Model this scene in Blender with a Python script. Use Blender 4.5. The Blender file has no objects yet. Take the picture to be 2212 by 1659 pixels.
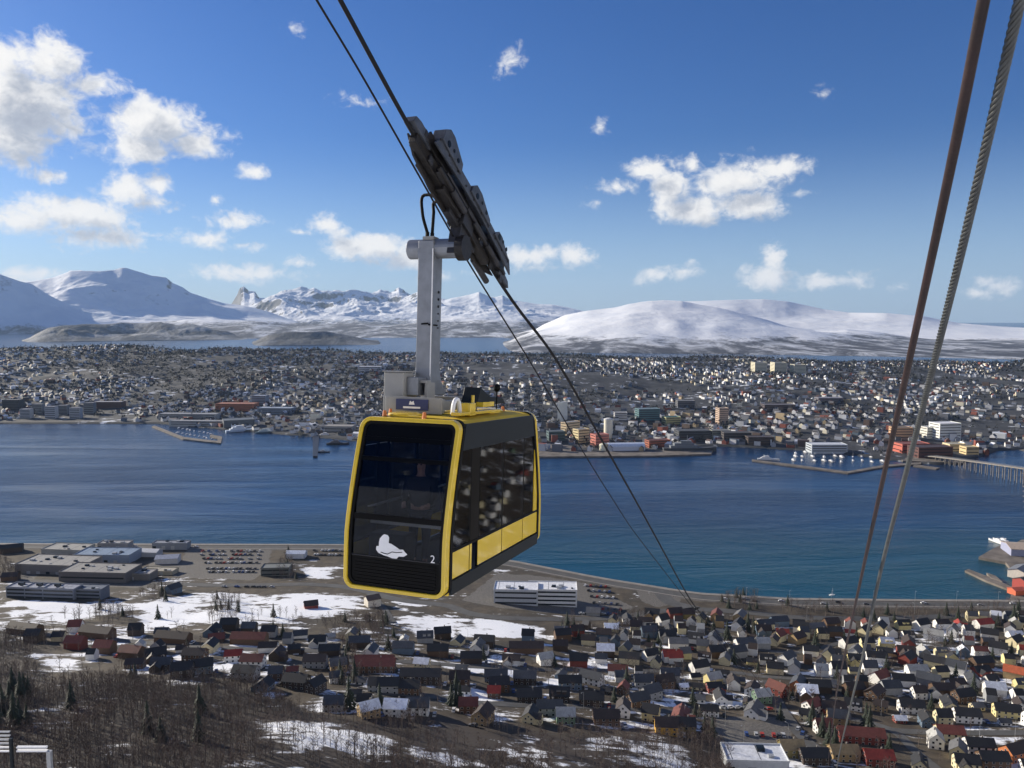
import bpy, math, random
import numpy as np
from mathutils import Vector, Matrix

SC = bpy.context.scene
COL = SC.collection
rnd = random.Random(7)
nr = np.random.RandomState(11)
R = math.radians
CAMZ = 230.0
FOC = 804.0                       # focal length in pixels of a 1024 wide picture
PITCH = math.atan((384 - 316) / FOC)

# ------------------------------------------------------------------ camera
cam_d = bpy.data.cameras.new('camera')
cam_d.sensor_width = 36
cam_d.lens = FOC / 1024 * 36
cam_d.clip_start = 0.2
cam_d.clip_end = 90000
cam = bpy.data.objects.new('camera', cam_d)
COL.objects.link(cam)
cam.location = (0, 0, CAMZ)
cam.rotation_euler = (math.pi / 2 - PITCH, 0, 0)
SC.camera = cam

# ------------------------------------------------------------------ sun, world
SUN_AZ, SUN_EL = R(-60), R(20)     # azimuth measured clockwise from +Y
sund = bpy.data.lights.new('sun', 'SUN')
sund.energy = 5.0
sund.angle = R(0.53)
sund.color = (1.0, 0.90, 0.74)
sun = bpy.data.objects.new('sun', sund)
COL.objects.link(sun)
sv = Vector((math.sin(SUN_AZ) * math.cos(SUN_EL), math.cos(SUN_AZ) * math.cos(SUN_EL), math.sin(SUN_EL)))
sun.rotation_euler = sv.to_track_quat('Z', 'Y').to_euler()
sun.location = (-200, 50, 600)
SC.view_settings.view_transform = 'Standard'
SC.view_settings.look = 'None'
SC.view_settings.gamma = 1
SC.view_settings.use_curve_mapping = False
SC.view_settings.exposure = 0.60

F = np.array([0, math.cos(PITCH), -math.sin(PITCH)])
U = np.array([0, math.sin(PITCH), math.cos(PITCH)])
K = 1024 / 2212.0                  # measurements below are in a 2212 px wide view of the place


def raydir(x, y):
    return F + np.array([1., 0, 0]) * ((x * K - 512) / FOC) + U * ((384 - y * K) / FOC)


def azel(x, y):
    d = raydir(x, y)
    d = d / np.linalg.norm(d)
    return math.atan2(d[0], d[1]), math.asin(d[2])


def proj(P):
    P = np.asarray(P, float) - np.array([0, 0, CAMZ])
    d = P @ F
    return np.stack([512 + FOC * P[..., 0] / d, 384 - FOC * (P @ U) / d], -1) / K


class NT:
    def __init__(s, tree):
        s.t = tree; s.n = tree.nodes; s.l = tree.links

    def new(s, typ, **kw):
        n = s.n.new(typ)
        for k, v in kw.items():
            if k.startswith('i_'):
                n.inputs[int(k[2:])].default_value = v
            else:
                setattr(n, k, v)
        return n

    def put(s, node, idx, val):
        if isinstance(val, bpy.types.NodeSocket):
            s.l.new(val, node.inputs[idx])
        else:
            node.inputs[idx].default_value = val

    def math(s, op, a, b=0.0, c=None, clamp=False):
        n = s.n.new('ShaderNodeMath'); n.operation = op; n.use_clamp = clamp
        s.put(n, 0, a); s.put(n, 1, b)
        if c is not None: s.put(n, 2, c)
        return n.outputs[0]

    def mix(s, f, a, b):
        n = s.n.new('ShaderNodeMix'); n.data_type = 'RGBA'
        s.put(n, 0, f); s.put(n, 6, a); s.put(n, 7, b)
        return n.outputs[2]

    def noise(s, vec, scale, detail=4, rough=.55, dist=0.0):
        n = s.n.new('ShaderNodeTexNoise')
        if vec is not None: s.l.new(vec, n.inputs['Vector'])
        n.inputs['Scale'].default_value = scale
        n.inputs['Detail'].default_value = detail
        n.inputs['Roughness'].default_value = rough
        n.inputs['Distortion'].default_value = dist
        return n.outputs[0]

    def ramp(s, v, lo, hi, a=0.0, b=1.0, smooth=True):
        n = s.n.new('ShaderNodeMapRange'); n.interpolation_type = 'SMOOTHSTEP' if smooth else 'LINEAR'
        s.put(n, 0, v); s.put(n, 1, lo); s.put(n, 2, hi); s.put(n, 3, a); s.put(n, 4, b)
        return n.outputs[0]

    def scalev(s, vec, v3):
        n = s.n.new('ShaderNodeVectorMath'); n.operation = 'MULTIPLY'
        s.l.new(vec, n.inputs[0]); n.inputs[1].default_value = v3
        return n.outputs[0]


# clouds: (x, y, rx, ry) in the 2212 px view, direction anchored
CLOUDS = [
    (52, 225, 150, 112), (100, 130, 74, 58), (10, 290, 120, 62), (190, 185, 62, 26), (240, 192, 34, 16), (6, 130, 40, 40),
    (345, 272, 112, 54), (310, 318, 84, 32), (420, 312, 66, 36), (325, 228, 36, 20), (480, 300, 26, 12, .7), (215, 320, 70, 22, .5),
    (275, 412, 66, 36), (345, 398, 44, 28), (165, 464, 130, 38), (50, 474, 110, 36), (225, 512, 92, 28), (320, 440, 62, 20),
    (110, 378, 34, 14), (550, 374, 33, 15), (465, 430, 12, 12), (508, 478, 66, 21), (440, 515, 96, 19), (520, 530, 66, 13),
    (705, 487, 52, 21), (650, 502, 42, 11), (740, 500, 30, 18), (800, 535, 118, 38), (640, 568, 32, 13), (880, 560, 70, 26),
    (530, 592, 135, 21), (1150, 553, 96, 29), (1235, 553, 52, 27), (1170, 578, 90, 12),
    (1330, 405, 66, 22), (1400, 370, 56, 24), (1290, 437, 24, 12), (1496, 352, 26, 26, .8), (1450, 410, 56, 44), (1490, 455, 98, 38),
    (1600, 390, 116, 46), (1610, 440, 90, 44), (1690, 365, 62, 28), (1720, 420, 52, 12),
    (1412, 592, 52, 16), (1382, 605, 36, 10), (1480, 585, 58, 19), (1660, 600, 62, 30), (1672, 558, 30, 30), (1790, 607, 96, 19), (1760, 600, 30, 20),
    (2162, 617, 50, 19), (2120, 634, 60, 14), (1943, 621, 27, 9), (628, 60, 27, 14, .8), (1100, 132, 26, 22, .42), (1297, 272, 14, 22, .38), (1490, 350, 60, 20, .6), (1560, 350, 60, 16, .6), (1775, 206, 16, 8, .6),
    (770, 222, 36, 10, .45), (50, 592, 90, 17), (30, 600, 60, 14), (930, 596, 60, 10), (1030, 585, 60, 12),
]


def build_world():
    w = bpy.data.worlds.new('World')
    SC.world = w
    w.use_nodes = True
    g = bpy.data.node_groups.new('cloud_field', 'ShaderNodeTree')
    g.interface.new_socket('P', in_out='INPUT', socket_type='NodeSocketVector')
    g.interface.new_socket('V', in_out='OUTPUT', socket_type='NodeSocketFloat')
    q = NT(g)
    gi = g.nodes.new('NodeGroupInput'); go = g.nodes.new('NodeGroupOutput')
    acc = None
    for (x, y, rx, ry, *wt) in CLOUDS:
        az, el = azel(x, y)
        s1 = q.new('ShaderNodeVectorMath', operation='SUBTRACT'); q.l.new(gi.outputs[0], s1.inputs[0]); s1.inputs[1].default_value = (az, el, 0)
        s2 = q.scalev(s1.outputs[0], (1737 / (rx * .96 + 3), 1737 / (ry * .93 + 3), 0))
        ln = q.new('ShaderNodeVectorMath', operation='LENGTH'); q.l.new(s2, ln.inputs[0])
        size = min(1.0, 0.16 + ry / 46) * (wt[0] if wt else 1)
        v = q.math('MULTIPLY_ADD', ln.outputs['Value'], -size, size)      # size*(1-len)
        if acc is None: acc = v
        else:
            n = q.n.new('ShaderNodeMath'); n.operation = 'SMOOTH_MAX'
            q.l.new(acc, n.inputs[0]); q.l.new(v, n.inputs[1]); n.inputs[2].default_value = 0.18
            acc = n.outputs[0]
    # beyond the frame: ordinary fair-weather cumulus
    sep = q.new('ShaderNodeSeparateXYZ'); q.l.new(gi.outputs[0], sep.inputs[0])
    st = q.scalev(gi.outputs[0], (1.0, 2.2, 1))
    bn = q.noise(st, 3.0, 2, .5)
    out_az = q.ramp(q.math('ABSOLUTE', sep.outputs[0]), 0.66, 0.8)
    hi = q.ramp(sep.outputs[1], 0.43, 0.6)
    msk = q.math('MAXIMUM', out_az, hi)
    b = q.math('MULTIPLY', q.math('SUBTRACT', bn, 0.60), 4.0)
    b = q.math('ADD', b, q.math('MULTIPLY', q.math('SUBTRACT', msk, 1.0), 4.0))
    acc = q.math('MAXIMUM', acc, b)
    # ragged edges
    wv = q.scalev(gi.outputs[0], (1, 1.25, 1))
    n1 = q.noise(wv, 20, 9, .60, .45)
    n2 = q.noise(wv, 75, 6, .62, .6)
    acc = q.math('MAXIMUM', acc, -0.8)
    r = q.math('ADD', acc, q.math('MULTIPLY', q.math('SUBTRACT', n1, 0.5), 1.6))
    r = q.math('ADD', r, q.math('MULTIPLY', q.math('SUBTRACT', n2, 0.5), 0.85))
    q.l.new(r, go.inputs[0])

    t = NT(w.node_tree)
    for n in list(t.n): t.n.remove(n)
    tc = t.new('ShaderNodeTexCoord')
    sky = t.new('ShaderNodeTexSky', sky_type='NISHITA')
    sky.sun_disc = False
    sky.sun_elevation = SUN_EL
    sky.sun_rotation = SUN_AZ
    sky.altitude = 200
    sky.air_density = 1.0
    sky.dust_density = 0.6
    sky.ozone_density = 3.0
    sx = t.new('ShaderNodeSeparateXYZ'); t.l.new(tc.outputs['Generated'], sx.inputs[0])
    az = t.math('ARCTAN2', sx.outputs[0], sx.outputs[1])
    el = t.math('ARCSINE', sx.outputs[2])
    P = t.new('ShaderNodeCombineXYZ'); t.l.new(az, P.inputs[0]); t.l.new(el, P.inputs[1])
    f1 = t.new('ShaderNodeGroup'); f1.node_tree = g; t.l.new(P.outputs[0], f1.inputs[0])
    off = t.new('ShaderNodeVectorMath', operation='ADD'); t.l.new(P.outputs[0], off.inputs[0]); off.inputs[1].default_value = (-0.016, 0.020, 0)
    f2 = t.new('ShaderNodeGroup'); f2.node_tree = g; t.l.new(off.outputs[0], f2.inputs[0])
    a = t.ramp(f1.outputs[0], -0.02, 0.58)
    # thickness towards the sun: less light gets through
    sh = t.ramp(f2.outputs[0], 0.05, 0.95)
    dens = t.ramp(f1.outputs[0], 0.2, 1.3)
    lit = t.mix(sh, (14.0, 13.6, 13.0, 1), (5.4, 5.9, 7.0, 1))
    lit = t.mix(t.math('MULTIPLY', t.math('SUBTRACT', 1.0, dens), 0.35), lit, (9.5, 10.2, 11.2, 1))
    hs = t.new('ShaderNodeHueSaturation'); hs.inputs['Saturation'].default_value = 1.2; t.l.new(sky.outputs[0], hs.inputs['Color'])
    tint = t.new('ShaderNodeMix', data_type='RGBA', blend_type='MULTIPLY'); tint.inputs[0].default_value = 1
    t.l.new(hs.outputs[0], tint.inputs[6]); tint.inputs[7].default_value = (0.66, 0.90, 1.38, 1)
    alp = t.math('MULTIPLY', a, 0.97)
    low = t.ramp(el, 0.22, -0.02, 0.0, 0.46)
    base = t.mix(low, tint.outputs[2], (8.2, 11.0, 14.5, 1))
    c = t.mix(alp, base, lit)
    bg = t.new('ShaderNodeBackground'); bg.inputs[1].default_value = 0.050
    t.l.new(c, bg.inputs[0])
    o = t.new('ShaderNodeOutputWorld'); t.l.new(bg.outputs[0], o.inputs[0])


build_world()

# ------------------------------------------------------------------ materials
MATS = {}


def pm(name, col, rough=.6, metal=0.0, amt=.15, scale=3.0, bump=0.0, spec=.5, objcol=False, attr=False, coat=0.0):
    if name in MATS: return MATS[name]
    m = bpy.data.materials.new(name); m.use_nodes = True
    t = NT(m.node_tree)
    b = t.n['Principled BSDF']
    b.inputs['Roughness'].default_value = rough
    b.inputs['Metallic'].default_value = metal
    b.inputs['Specular IOR Level'].default_value = spec
    b.inputs['Coat Weight'].default_value = coat
    tc = t.new('ShaderNodeTexCoord')
    nz = t.noise(tc.outputs['Object'], scale, 5, .6)
    fac = t.ramp(nz, 0.3, 0.7, 1 - amt, 1 + amt, False)
    if objcol:
        oi = t.new('ShaderNodeObjectInfo'); base = oi.outputs['Color']
    elif attr:
        at = t.new('ShaderNodeAttribute'); at.attribute_name = 'Col'; base = at.outputs['Color']
    else:
        rg = t.new('ShaderNodeRGB'); rg.outputs[0].default_value = (*col, 1); base = rg.outputs[0]
    mx = t.new('ShaderNodeVectorMath', operation='SCALE'); t.l.new(base, mx.inputs[0]); t.l.new(fac, mx.inputs[3])
    t.l.new(mx.outputs[0], b.inputs['Base Color'])
    if bump:
        bp = t.new('ShaderNodeBump'); bp.inputs['Strength'].default_value = bump; bp.inputs['Distance'].default_value = .02
        t.l.new(t.noise(tc.outputs['Object'], scale * 8, 4), bp.inputs['Height']); t.l.new(bp.outputs[0], b.inputs['Normal'])
    MATS[name] = m
    return m


def glass_mat(name, tint, spec_rough=.03, gcol=(.85, .9, 1)):
    m = bpy.data.materials.new(name); m.use_nodes = True
    t = NT(m.node_tree)
    for n in list(t.n): t.n.remove(n)
    tr = t.new('ShaderNodeBsdfTransparent'); tr.inputs[0].default_value = (*tint, 1)
    gl = t.new('ShaderNodeBsdfGlossy'); gl.inputs['Roughness'].default_value = spec_rough
    gl.inputs['Color'].default_value = (*gcol, 1)
    fr = t.new('ShaderNodeFresnel'); fr.inputs[0].default_value = 1.38
    mx = t.new('ShaderNodeMixShader'); t.l.new(fr.outputs[0], mx.inputs[0]); t.l.new(tr.outputs[0], mx.inputs[1]); t.l.new(gl.outputs[0], mx.inputs[2])
    o = t.new('ShaderNodeOutputMaterial'); t.l.new(mx.outputs[0], o.inputs[0])
    return m


M_YEL = pm('yellow_paint', (.68, .47, .03), .2, amt=.06, scale=1.5, coat=.4)
M_YELR = pm('yellow_roof_paint', (.60, .42, .03), .6, amt=.12, scale=2, spec=.25)
M_BLK = pm('black_panel', (.002, .0022, .003), .3, amt=.3, scale=2, spec=.10)
M_BAND = pm('charcoal_paint', (.009, .014, .019), .4, amt=.1, spec=.22)
M_RUB = pm('black_rubber', (.004, .004, .004), .7, spec=.2)
M_STEEL = pm('galvanised_steel', (.21, .225, .25), .42, .55, amt=.14, scale=5, bump=.15)
M_STEEL2 = pm('dark_steel', (.035, .035, .04), .5, .5, amt=.35, scale=7, bump=.3)
M_GREASE = pm('greasy_steel', (.015, .013, .013), .5, .3, amt=.6, scale=9, bump=.4)
M_GREYP = pm('grey_cabinet_paint', (.27, .27, .26), .5, amt=.08)
M_CARR = pm('carriage_steel', (.055, .062, .078), .5, .3, amt=.4, scale=4, bump=.25)
M_BLUE = pm('blue_plate', (.01, .02, .10), .4)
M_WHITE = pm('white_paint', (.78, .78, .78), .45, amt=.05)
M_ORNG = pm('orange_lug', (.55, .16, .03), .5)
M_GLASS = glass_mat('tinted_glass', (.66, .68, .72), gcol=(.38, .42, .5))
M_GLASSS = glass_mat('side_glass', (.40, .43, .50))
M_INT = pm('cabin_interior', (.02, .02, .022), .6)
M_RAIL = pm('handrail_steel', (.35, .34, .3), .4, .6)
M_SKIN = pm('skin', (.45, .26, .18), .55)
M_HAIR = pm('hair', (.02, .013, .008), .7)
M_COAT = pm('dark_coat', (.03, .028, .03), .85)
M_TROU = pm('dark_trousers', (.015, .017, .025), .85)
M_ROPE1 = pm('rusty_rope', (.024, .0105, .0105), .6, .05, amt=.5, scale=2.5, bump=.3)
M_ROPE2 = pm('wire_rope', (.075, .08, .08), .45, .4, amt=.25, scale=6)
M_ROPE3 = pm('dark_rope', (.012, .012, .014), .7, .1, spec=.2)
M_OBJ = pm('painted_wood_wall', (1, 1, 1), .7, objcol=True, amt=.10, scale=.8)
M_OBJR = pm('roofing', (1, 1, 1), .65, objcol=True, amt=.22, scale=.7)
M_ATT = pm('far_buildings', (1, 1, 1), .75, attr=True, amt=.10, scale=.05)
M_WIN = pm('window_glass', (.02, .025, .03), .12, amt=.2)
M_TRUNK = pm('bare_bark', (.14, .115, .10), .85, amt=.35, scale=.3)
M_TWIG = pm('twigs', (.046, .024, .018), .9, amt=.6, scale=.03)
M_NEEDLE = pm('needles', (.016, .026, .013), .8, amt=.4, scale=.2)
M_ASPH = pm('asphalt', (.075, .074, .072), .85, amt=.25, scale=.15)
M_CONC = pm('concrete', (.24, .22, .195), .8, amt=.2, scale=.2)
M_QUAY = pm('quay_surface', (.15, .13, .11), .85, amt=.5, scale=.08)
M_LINE = pm('road_paint', (.75, .75, .72), .6)
M_METALP = pm('lamp_steel', (.36, .37, .38), .5, .3)
M_SNOWP = pm('roof_snow', (.82, .84, .88), .6, amt=.05)


# ------------------------------------------------------------------ mesh helpers
class MB:
    def __init__(s):
        s.v = []; s.f = []; s.m = []; s.mats = []

    def mi(s, m):
        if m not in s.mats: s.mats.append(m)
        return s.mats.index(m)

    def add(s, vs, fs, m):
        b = len(s.v); s.v += [tuple(map(float, x)) for x in vs]
        i = s.mi(m)
        for f in fs: s.f.append(tuple(b + k for k in f)); s.m.append(i)
        return s

    def box(s, c, d, m, rot=None, ax=None):
        cx, cy, cz = c; dx, dy, dz = d[0] / 2, d[1] / 2, d[2] / 2
        vs = [Vector((x * dx, y * dy, z * dz)) for x in (-1, 1) for y in (-1, 1) for z in (-1, 1)]
        if rot is not None:
            M = Matrix.Rotation(rot, 3, 'Z'); vs = [M @ v for v in vs]
        if ax is not None:
            vs = [ax[0] * v.x + ax[1] * v.y + ax[2] * v.z for v in vs]
        vs = [v + Vector(c) for v in vs]
        s.add(vs, [(0, 1, 3, 2), (4, 6, 7, 5), (0, 4, 5, 1), (2, 3, 7, 6), (0, 2, 6, 4), (1, 5, 7, 3)], m)
        return s

    def prism(s, poly, axis_off, m):
        """poly: list of 3d points (planar); axis_off: extrusion vector"""
        n = len(poly); o = Vector(axis_off)
        vs = [Vector(p) for p in poly] + [Vector(p) + o for p in poly]
        fs = [tuple(range(n))[::-1], tuple(range(n, 2 * n))] + [(i, (i + 1) % n, n + (i + 1) % n, n + i) for i in range(n)]
        s.add(vs, fs, m)
        return s

    def tube(s, pts, r, m, n=8, cap=True):
        pts = [Vector(p) for p in pts]
        rr = r if isinstance(r, (list, tuple)) else [r] * len(pts)
        vs = []; up = None
        for i, p in enumerate(pts):
            d = (pts[min(i + 1, len(pts) - 1)] - pts[max(i - 1, 0)])
            d = d.normalized() if d.length > 1e-9 else Vector((0, 0, 1))
            if up is None:
                up = Vector((0, 0, 1)) if abs(d.z) < .9 else Vector((1, 0, 0))
            a = d.cross(up)
            if a.length < 1e-5: a = d.cross(Vector((1, 0, 0)))
            a.normalize(); b = a.cross(d).normalized(); up = b
            for k in range(n):
                t = 2 * math.pi * k / n
                vs.append(p + (a * math.cos(t) + b * math.sin(t)) * rr[i])
        fs = []
        for i in range(len(pts) - 1):
            for k in range(n):
                k2 = (k + 1) % n
                fs.append((i * n + k, i * n + k2, (i + 1) * n + k2, (i + 1) * n + k))
        if cap:
            fs.append(tuple(range(n))[::-1]); fs.append(tuple(range((len(pts) - 1) * n, len(pts) * n)))
        s.add(vs, fs, m)
        return s

    def cyl(s, a, b, r, m, n=16):
        return s.tube([a, b], r, m, n)

    def mesh(s, name, smooth=False):
        me = bpy.data.meshes.new(name)
        me.from_pydata(s.v, [], s.f)
        for m in s.mats: me.materials.append(m)
        me.polygons.foreach_set('material_index', s.m)
        me.polygons.foreach_set('use_smooth', [bool(smooth)] * len(s.f))
        me.update()
        return me


def link(name, data, parent=None):
    o = bpy.data.objects.new(name, data); COL.objects.link(o)
    if parent is not None: o.parent = parent
    return o


def obj(name, mb, parent=None, smooth=False, bevel=0):
    me = mb.mesh(name, smooth)
    o = link(name, me, parent)
    if bevel:
        bm = o.modifiers.new('bevel', 'BEVEL'); bm.width = bevel; bm.segments = 2; bm.limit_method = 'ANGLE'
    return o


def tag(o, label=None, cat=None, group=None, kind=None):
    if label: o['label'] = label
    if cat: o['category'] = cat
    if group: o['group'] = group
    if kind: o['kind'] = kind
    return o


def empty(name, loc=(0, 0, 0), rz=0.0):
    o = bpy.data.objects.new(name, None); COL.objects.link(o)
    o.location = loc; o.rotation_euler = (0, 0, rz)
    return o


def np_mesh(name, V, Fq, mats, col=None, midx=None, smooth=False):
    """V (n,3), Fq (m,k) same-size faces, fast path"""
    me = bpy.data.meshes.new(name)
    V = np.asarray(V, np.float32); Fq = np.asarray(Fq, np.int32)
    k = Fq.shape[1]
    me.vertices.add(len(V)); me.vertices.foreach_set('co', V.ravel())
    me.loops.add(Fq.size); me.loops.foreach_set('vertex_index', Fq.ravel())
    me.polygons.add(len(Fq)); me.polygons.foreach_set('loop_start', np.arange(0, Fq.size, k, dtype=np.int32))
    me.polygons.foreach_set('loop_total', np.full(len(Fq), k, np.int32))
    for m in mats: me.materials.append(m)
    if midx is not None: me.polygons.foreach_set('material_index', np.asarray(midx, np.int32))
    me.polygons.foreach_set('use_smooth', np.full(len(Fq), bool(smooth)))
    me.update(calc_edges=True)
    if col is not None:
        a = me.color_attributes.new('Col', 'FLOAT_COLOR', 'CORNER')
        c = np.repeat(np.concatenate([col, np.ones((len(col), 1))], 1), k, 0).astype(np.float32)
        a.data.foreach_set('color', c.ravel())
    me.validate()
    return me


def triangulate(V, Fs):
    out = []
    for f in Fs:
        for i in range(1, len(f) - 1): out.append((f[0], f[i], f[i + 1]))
    return np.array(out)


def merge(protos, which, X, Y, Z, rot, sc):
    """merge many transformed copies; protos = [(V, Ftri, midx)]"""
    Vs = []; Fs = []; Ms = []; base = 0; order = []
    for w in range(len(protos)):
        V, T, mi = protos[w]
        idx = np.where(which == w)[0]
        if len(idx) == 0: continue
        c, s = np.cos(rot[idx])[:, None], np.sin(rot[idx])[:, None]
        sx, sy, sz = [sc[idx, i][:, None] for i in range(3)]
        x = V[None, :, 0] * sx; y = V[None, :, 1] * sy; z = V[None, :, 2] * sz
        P = np.stack([x * c - y * s + X[idx][:, None], x * s + y * c + Y[idx][:, None], z + Z[idx][:, None]], -1)
        n = len(V)
        Fs.append((T[None] + (base + np.arange(len(idx)) * n)[:, None, None]).reshape(-1, 3))
        Ms.append(np.tile(mi, len(idx))); Vs.append(P.reshape(-1, 3)); base += n * len(idx)
        order.append(np.repeat(idx, len(T)))
    return np.concatenate(Vs), np.concatenate(Fs), np.concatenate(Ms), np.concatenate(order)


def vnoise(x, y, seed=0):
    xi = np.floor(x).astype(np.int64); yi = np.floor(y).astype(np.int64)
    fx = x - xi; fy = y - yi
    fx = fx * fx * fx * (fx * (fx * 6 - 15) + 10); fy = fy * fy * fy * (fy * (fy * 6 - 15) + 10)

    def h(a, b):
        n = (a * 374761393 + b * 668265263 + seed * 1442695041) & 0xffffffff
        n = ((n ^ (n >> 13)) * 1274126177) & 0xffffffff
        return ((n ^ (n >> 16)) & 0xffff) / 65535.0
    a = h(xi, yi); b = h(xi + 1, yi); c = h(xi, yi + 1); d = h(xi + 1, yi + 1)
    return (a * (1 - fx) + b * fx) * (1 - fy) + (c * (1 - fx) + d * fx) * fy


def fbm(x, y, oct=5, seed=0, ridged=False, gain=.5):
    s = 0; a = 1; t = 0
    for i in range(oct):
        n = vnoise(x + i * 17.3, y + i * 9.1, seed + i)
        if ridged: n = 1 - np.abs(2 * n - 1)
        s = s + a * n; t += a; a *= gain
        # rotate the lattice between octaves
        x, y = 1.6 * x + 1.2 * y, -1.2 * x + 1.6 * y
    return s / t


# ------------------------------------------------------------------ near land
def plane_pt(x, y, z=0.0):
    d = raydir(x, y); t = (z - CAMZ) / d[2]
    return d[0] * t, d[1] * t


_sh = [(-400, 1178), (0, 1178), (740, 1180), (900, 1190), (1100, 1214), (1300, 1253), (1500, 1285), (1700, 1297), (1950, 1300), (2140, 1301), (2230, 1302)]
_shp = np.array([plane_pt(*p) for p in _sh])
_shp = np.concatenate([[[-2500, 830]], _shp, [[455, 640], [520, 790], [640, 985], [1000, 1560], [1300, 1800], [2500, 1900]]])


def shoreY(x): return np.interp(x, _shp[:, 0], _shp[:, 1])


def hN(x, y):
    d = shoreY(x) - y
    t = np.clip(d - 55, 0, None)
    z = 2.2 + .065 * t + .00019 * t * t + np.clip(fbm(x / 60, y / 60, 3, 5) - .5, -.5, .5) * np.clip(t / 60, 0, 6)
    z = np.minimum(z, 900)
    return np.where(d < 0, np.maximum(2.2 + d * .45, -6), z)


def gp(x, y, far=False):
    """where the sight line through (x, y) meets the land"""
    d = raydir(x, y)
    t = np.linspace(150, 900, 1500) if not far else np.linspace(1000, 4200, 3000)
    X = d[0] * t; Y = d[1] * t; Z = CAMZ + d[2] * t
    H = (hI if far else hN)(X, Y)
    k = np.argmax(Z < H)
    if not (Z < H).any(): k = -1
    return float(X[k]), float(Y[k]), float(H[k])


def c8(x, y): return (1382.6 + x * .375, 1140.6 + y * .375)


def c7(x, y): return (777.8 + x * .3125, 1209.8 + y * .3125)


def c6(x, y): return (x * .3906, 1140.6 + y * .3906)


def inpoly(X, Y, poly):
    ins = np.zeros(np.shape(X), bool); n = len(poly)
    for i in range(n):
        x1, y1 = poly[i][:2]; x2, y2 = poly[(i + 1) % n][:2]
        if y1 == y2: continue
        c = ((y1 > Y) != (y2 > Y)) & (X < (x2 - x1) * (Y - y1) / (y2 - y1) + x1)
        ins ^= c
    return ins


def wp(fn, pts): return [gp(*fn(*p)) for p in pts]


SNOW = [wp(c6, p) for p in [
    [(740, 420), (1100, 350), (1400, 362), (2040, 365), (2010, 470), (1600, 520), (1350, 540), (1100, 540), (700, 560), (760, 470)],
    [(0, 400), (330, 400), (740, 420), (700, 470), (420, 520), (300, 540), (0, 470)],
    [(250, 700), (480, 710), (400, 800), (300, 830), (180, 760)], [(700, 740), (930, 740), (900, 820), (680, 830)],
    [(1500, 850), (1620, 890), (1930, 875), (2212, 800), (2212, 890), (1900, 915), (1530, 910)],
    [(1300, 1040), (2000, 1080), (2212, 1150), (2212, 1250), (1500, 1250)], [(1250, 640), (1700, 640), (1700, 690), (1250, 680)],
    [(1650, 215), (1850, 215), (1850, 285), (1700, 285)]]]
SNOW += [wp(c7, p) for p in [
    [(250, 380), (900, 400), (1290, 470), (1270, 540), (700, 550), (350, 530)], [(30, 790), (300, 790), (270, 870), (0, 880)],
    [(560, 870), (1040, 880), (1030, 980), (560, 980)], [(230, 730), (440, 740), (430, 780), (230, 790)],
    [(1850, 1060), (2040, 1060), (2030, 1170), (1900, 1160)], [(220, 270), (560, 290), (540, 330), (230, 320)]]]
SNOW += [wp(c8, p) for p in [
    [(1480, 1180), (1700, 1180), (1650, 1250), (1550, 1230)], [(660, 425), (1100, 450), (1530, 478), (1480, 500), (1000, 492), (700, 470)],
    [(980, 1090), (1230, 1090), (1240, 1130), (1020, 1120)], [(1450, 870), (1580, 880), (1570, 920), (1450, 905)],
    [(400, 930), (760, 960), (730, 1040), (420, 1040)], [(2070, 985), (2212, 985), (2212, 1020), (2080, 1010)],
    [(1860, 1200), (2080, 1200), (2120, 1260), (1900, 1250)], [(580, 850), (680, 870), (660, 910), (600, 900)]]]
SPARSE = wp(c7, [(300, 1215), (1000, 1180), (2000, 1188), (2212, 1240), (2330, 1450), (300, 1450)])
PAVED = [wp(c6, p) for p in [[(1040, 110), (1500, 105), (1480, 240), (1400, 290), (950, 270)], [(130, 200), (260, 110), (190, 290), (900, 300), (900, 340), (60, 290)],
                            [(820, 190), (1000, 190), (1000, 250), (820, 250)]]]
PAVED += [wp(c7, p) for p in [[(940, 90), (1240, 110), (1560, 160), (1900, 330), (1560, 390), (960, 330), (700, 280)], [(1900, 200), (2212, 200), (2212, 300), (2030, 330)]]]
PAVED += [wp(c8, p) for p in [[(0, 330), (170, 360), (90, 440), (0, 430)], [(400, 1080), (840, 1100), (880, 1240), (450, 1240)], [(1880, 120), (2212, 60), (2212, 400), (2040, 400)]]]
FOREST = wp(c6, [(0, 598), (260, 640), (160, 700), (250, 850), (700, 838), (950, 835), (1300, 850), (1500, 945), (1660, 1010), (2000, 1045)]) + \
    wp(c7, [(450, 1075), (850, 1090), (1000, 1180), (2000, 1190), (2180, 1235)]) + wp(c8, [(440, 1230), (520, 1290), (520, 1382), (520, 1500)]) + \
    [(60, 180, 100), (-500, 180, 100), (-600, 500, 60)]


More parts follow.
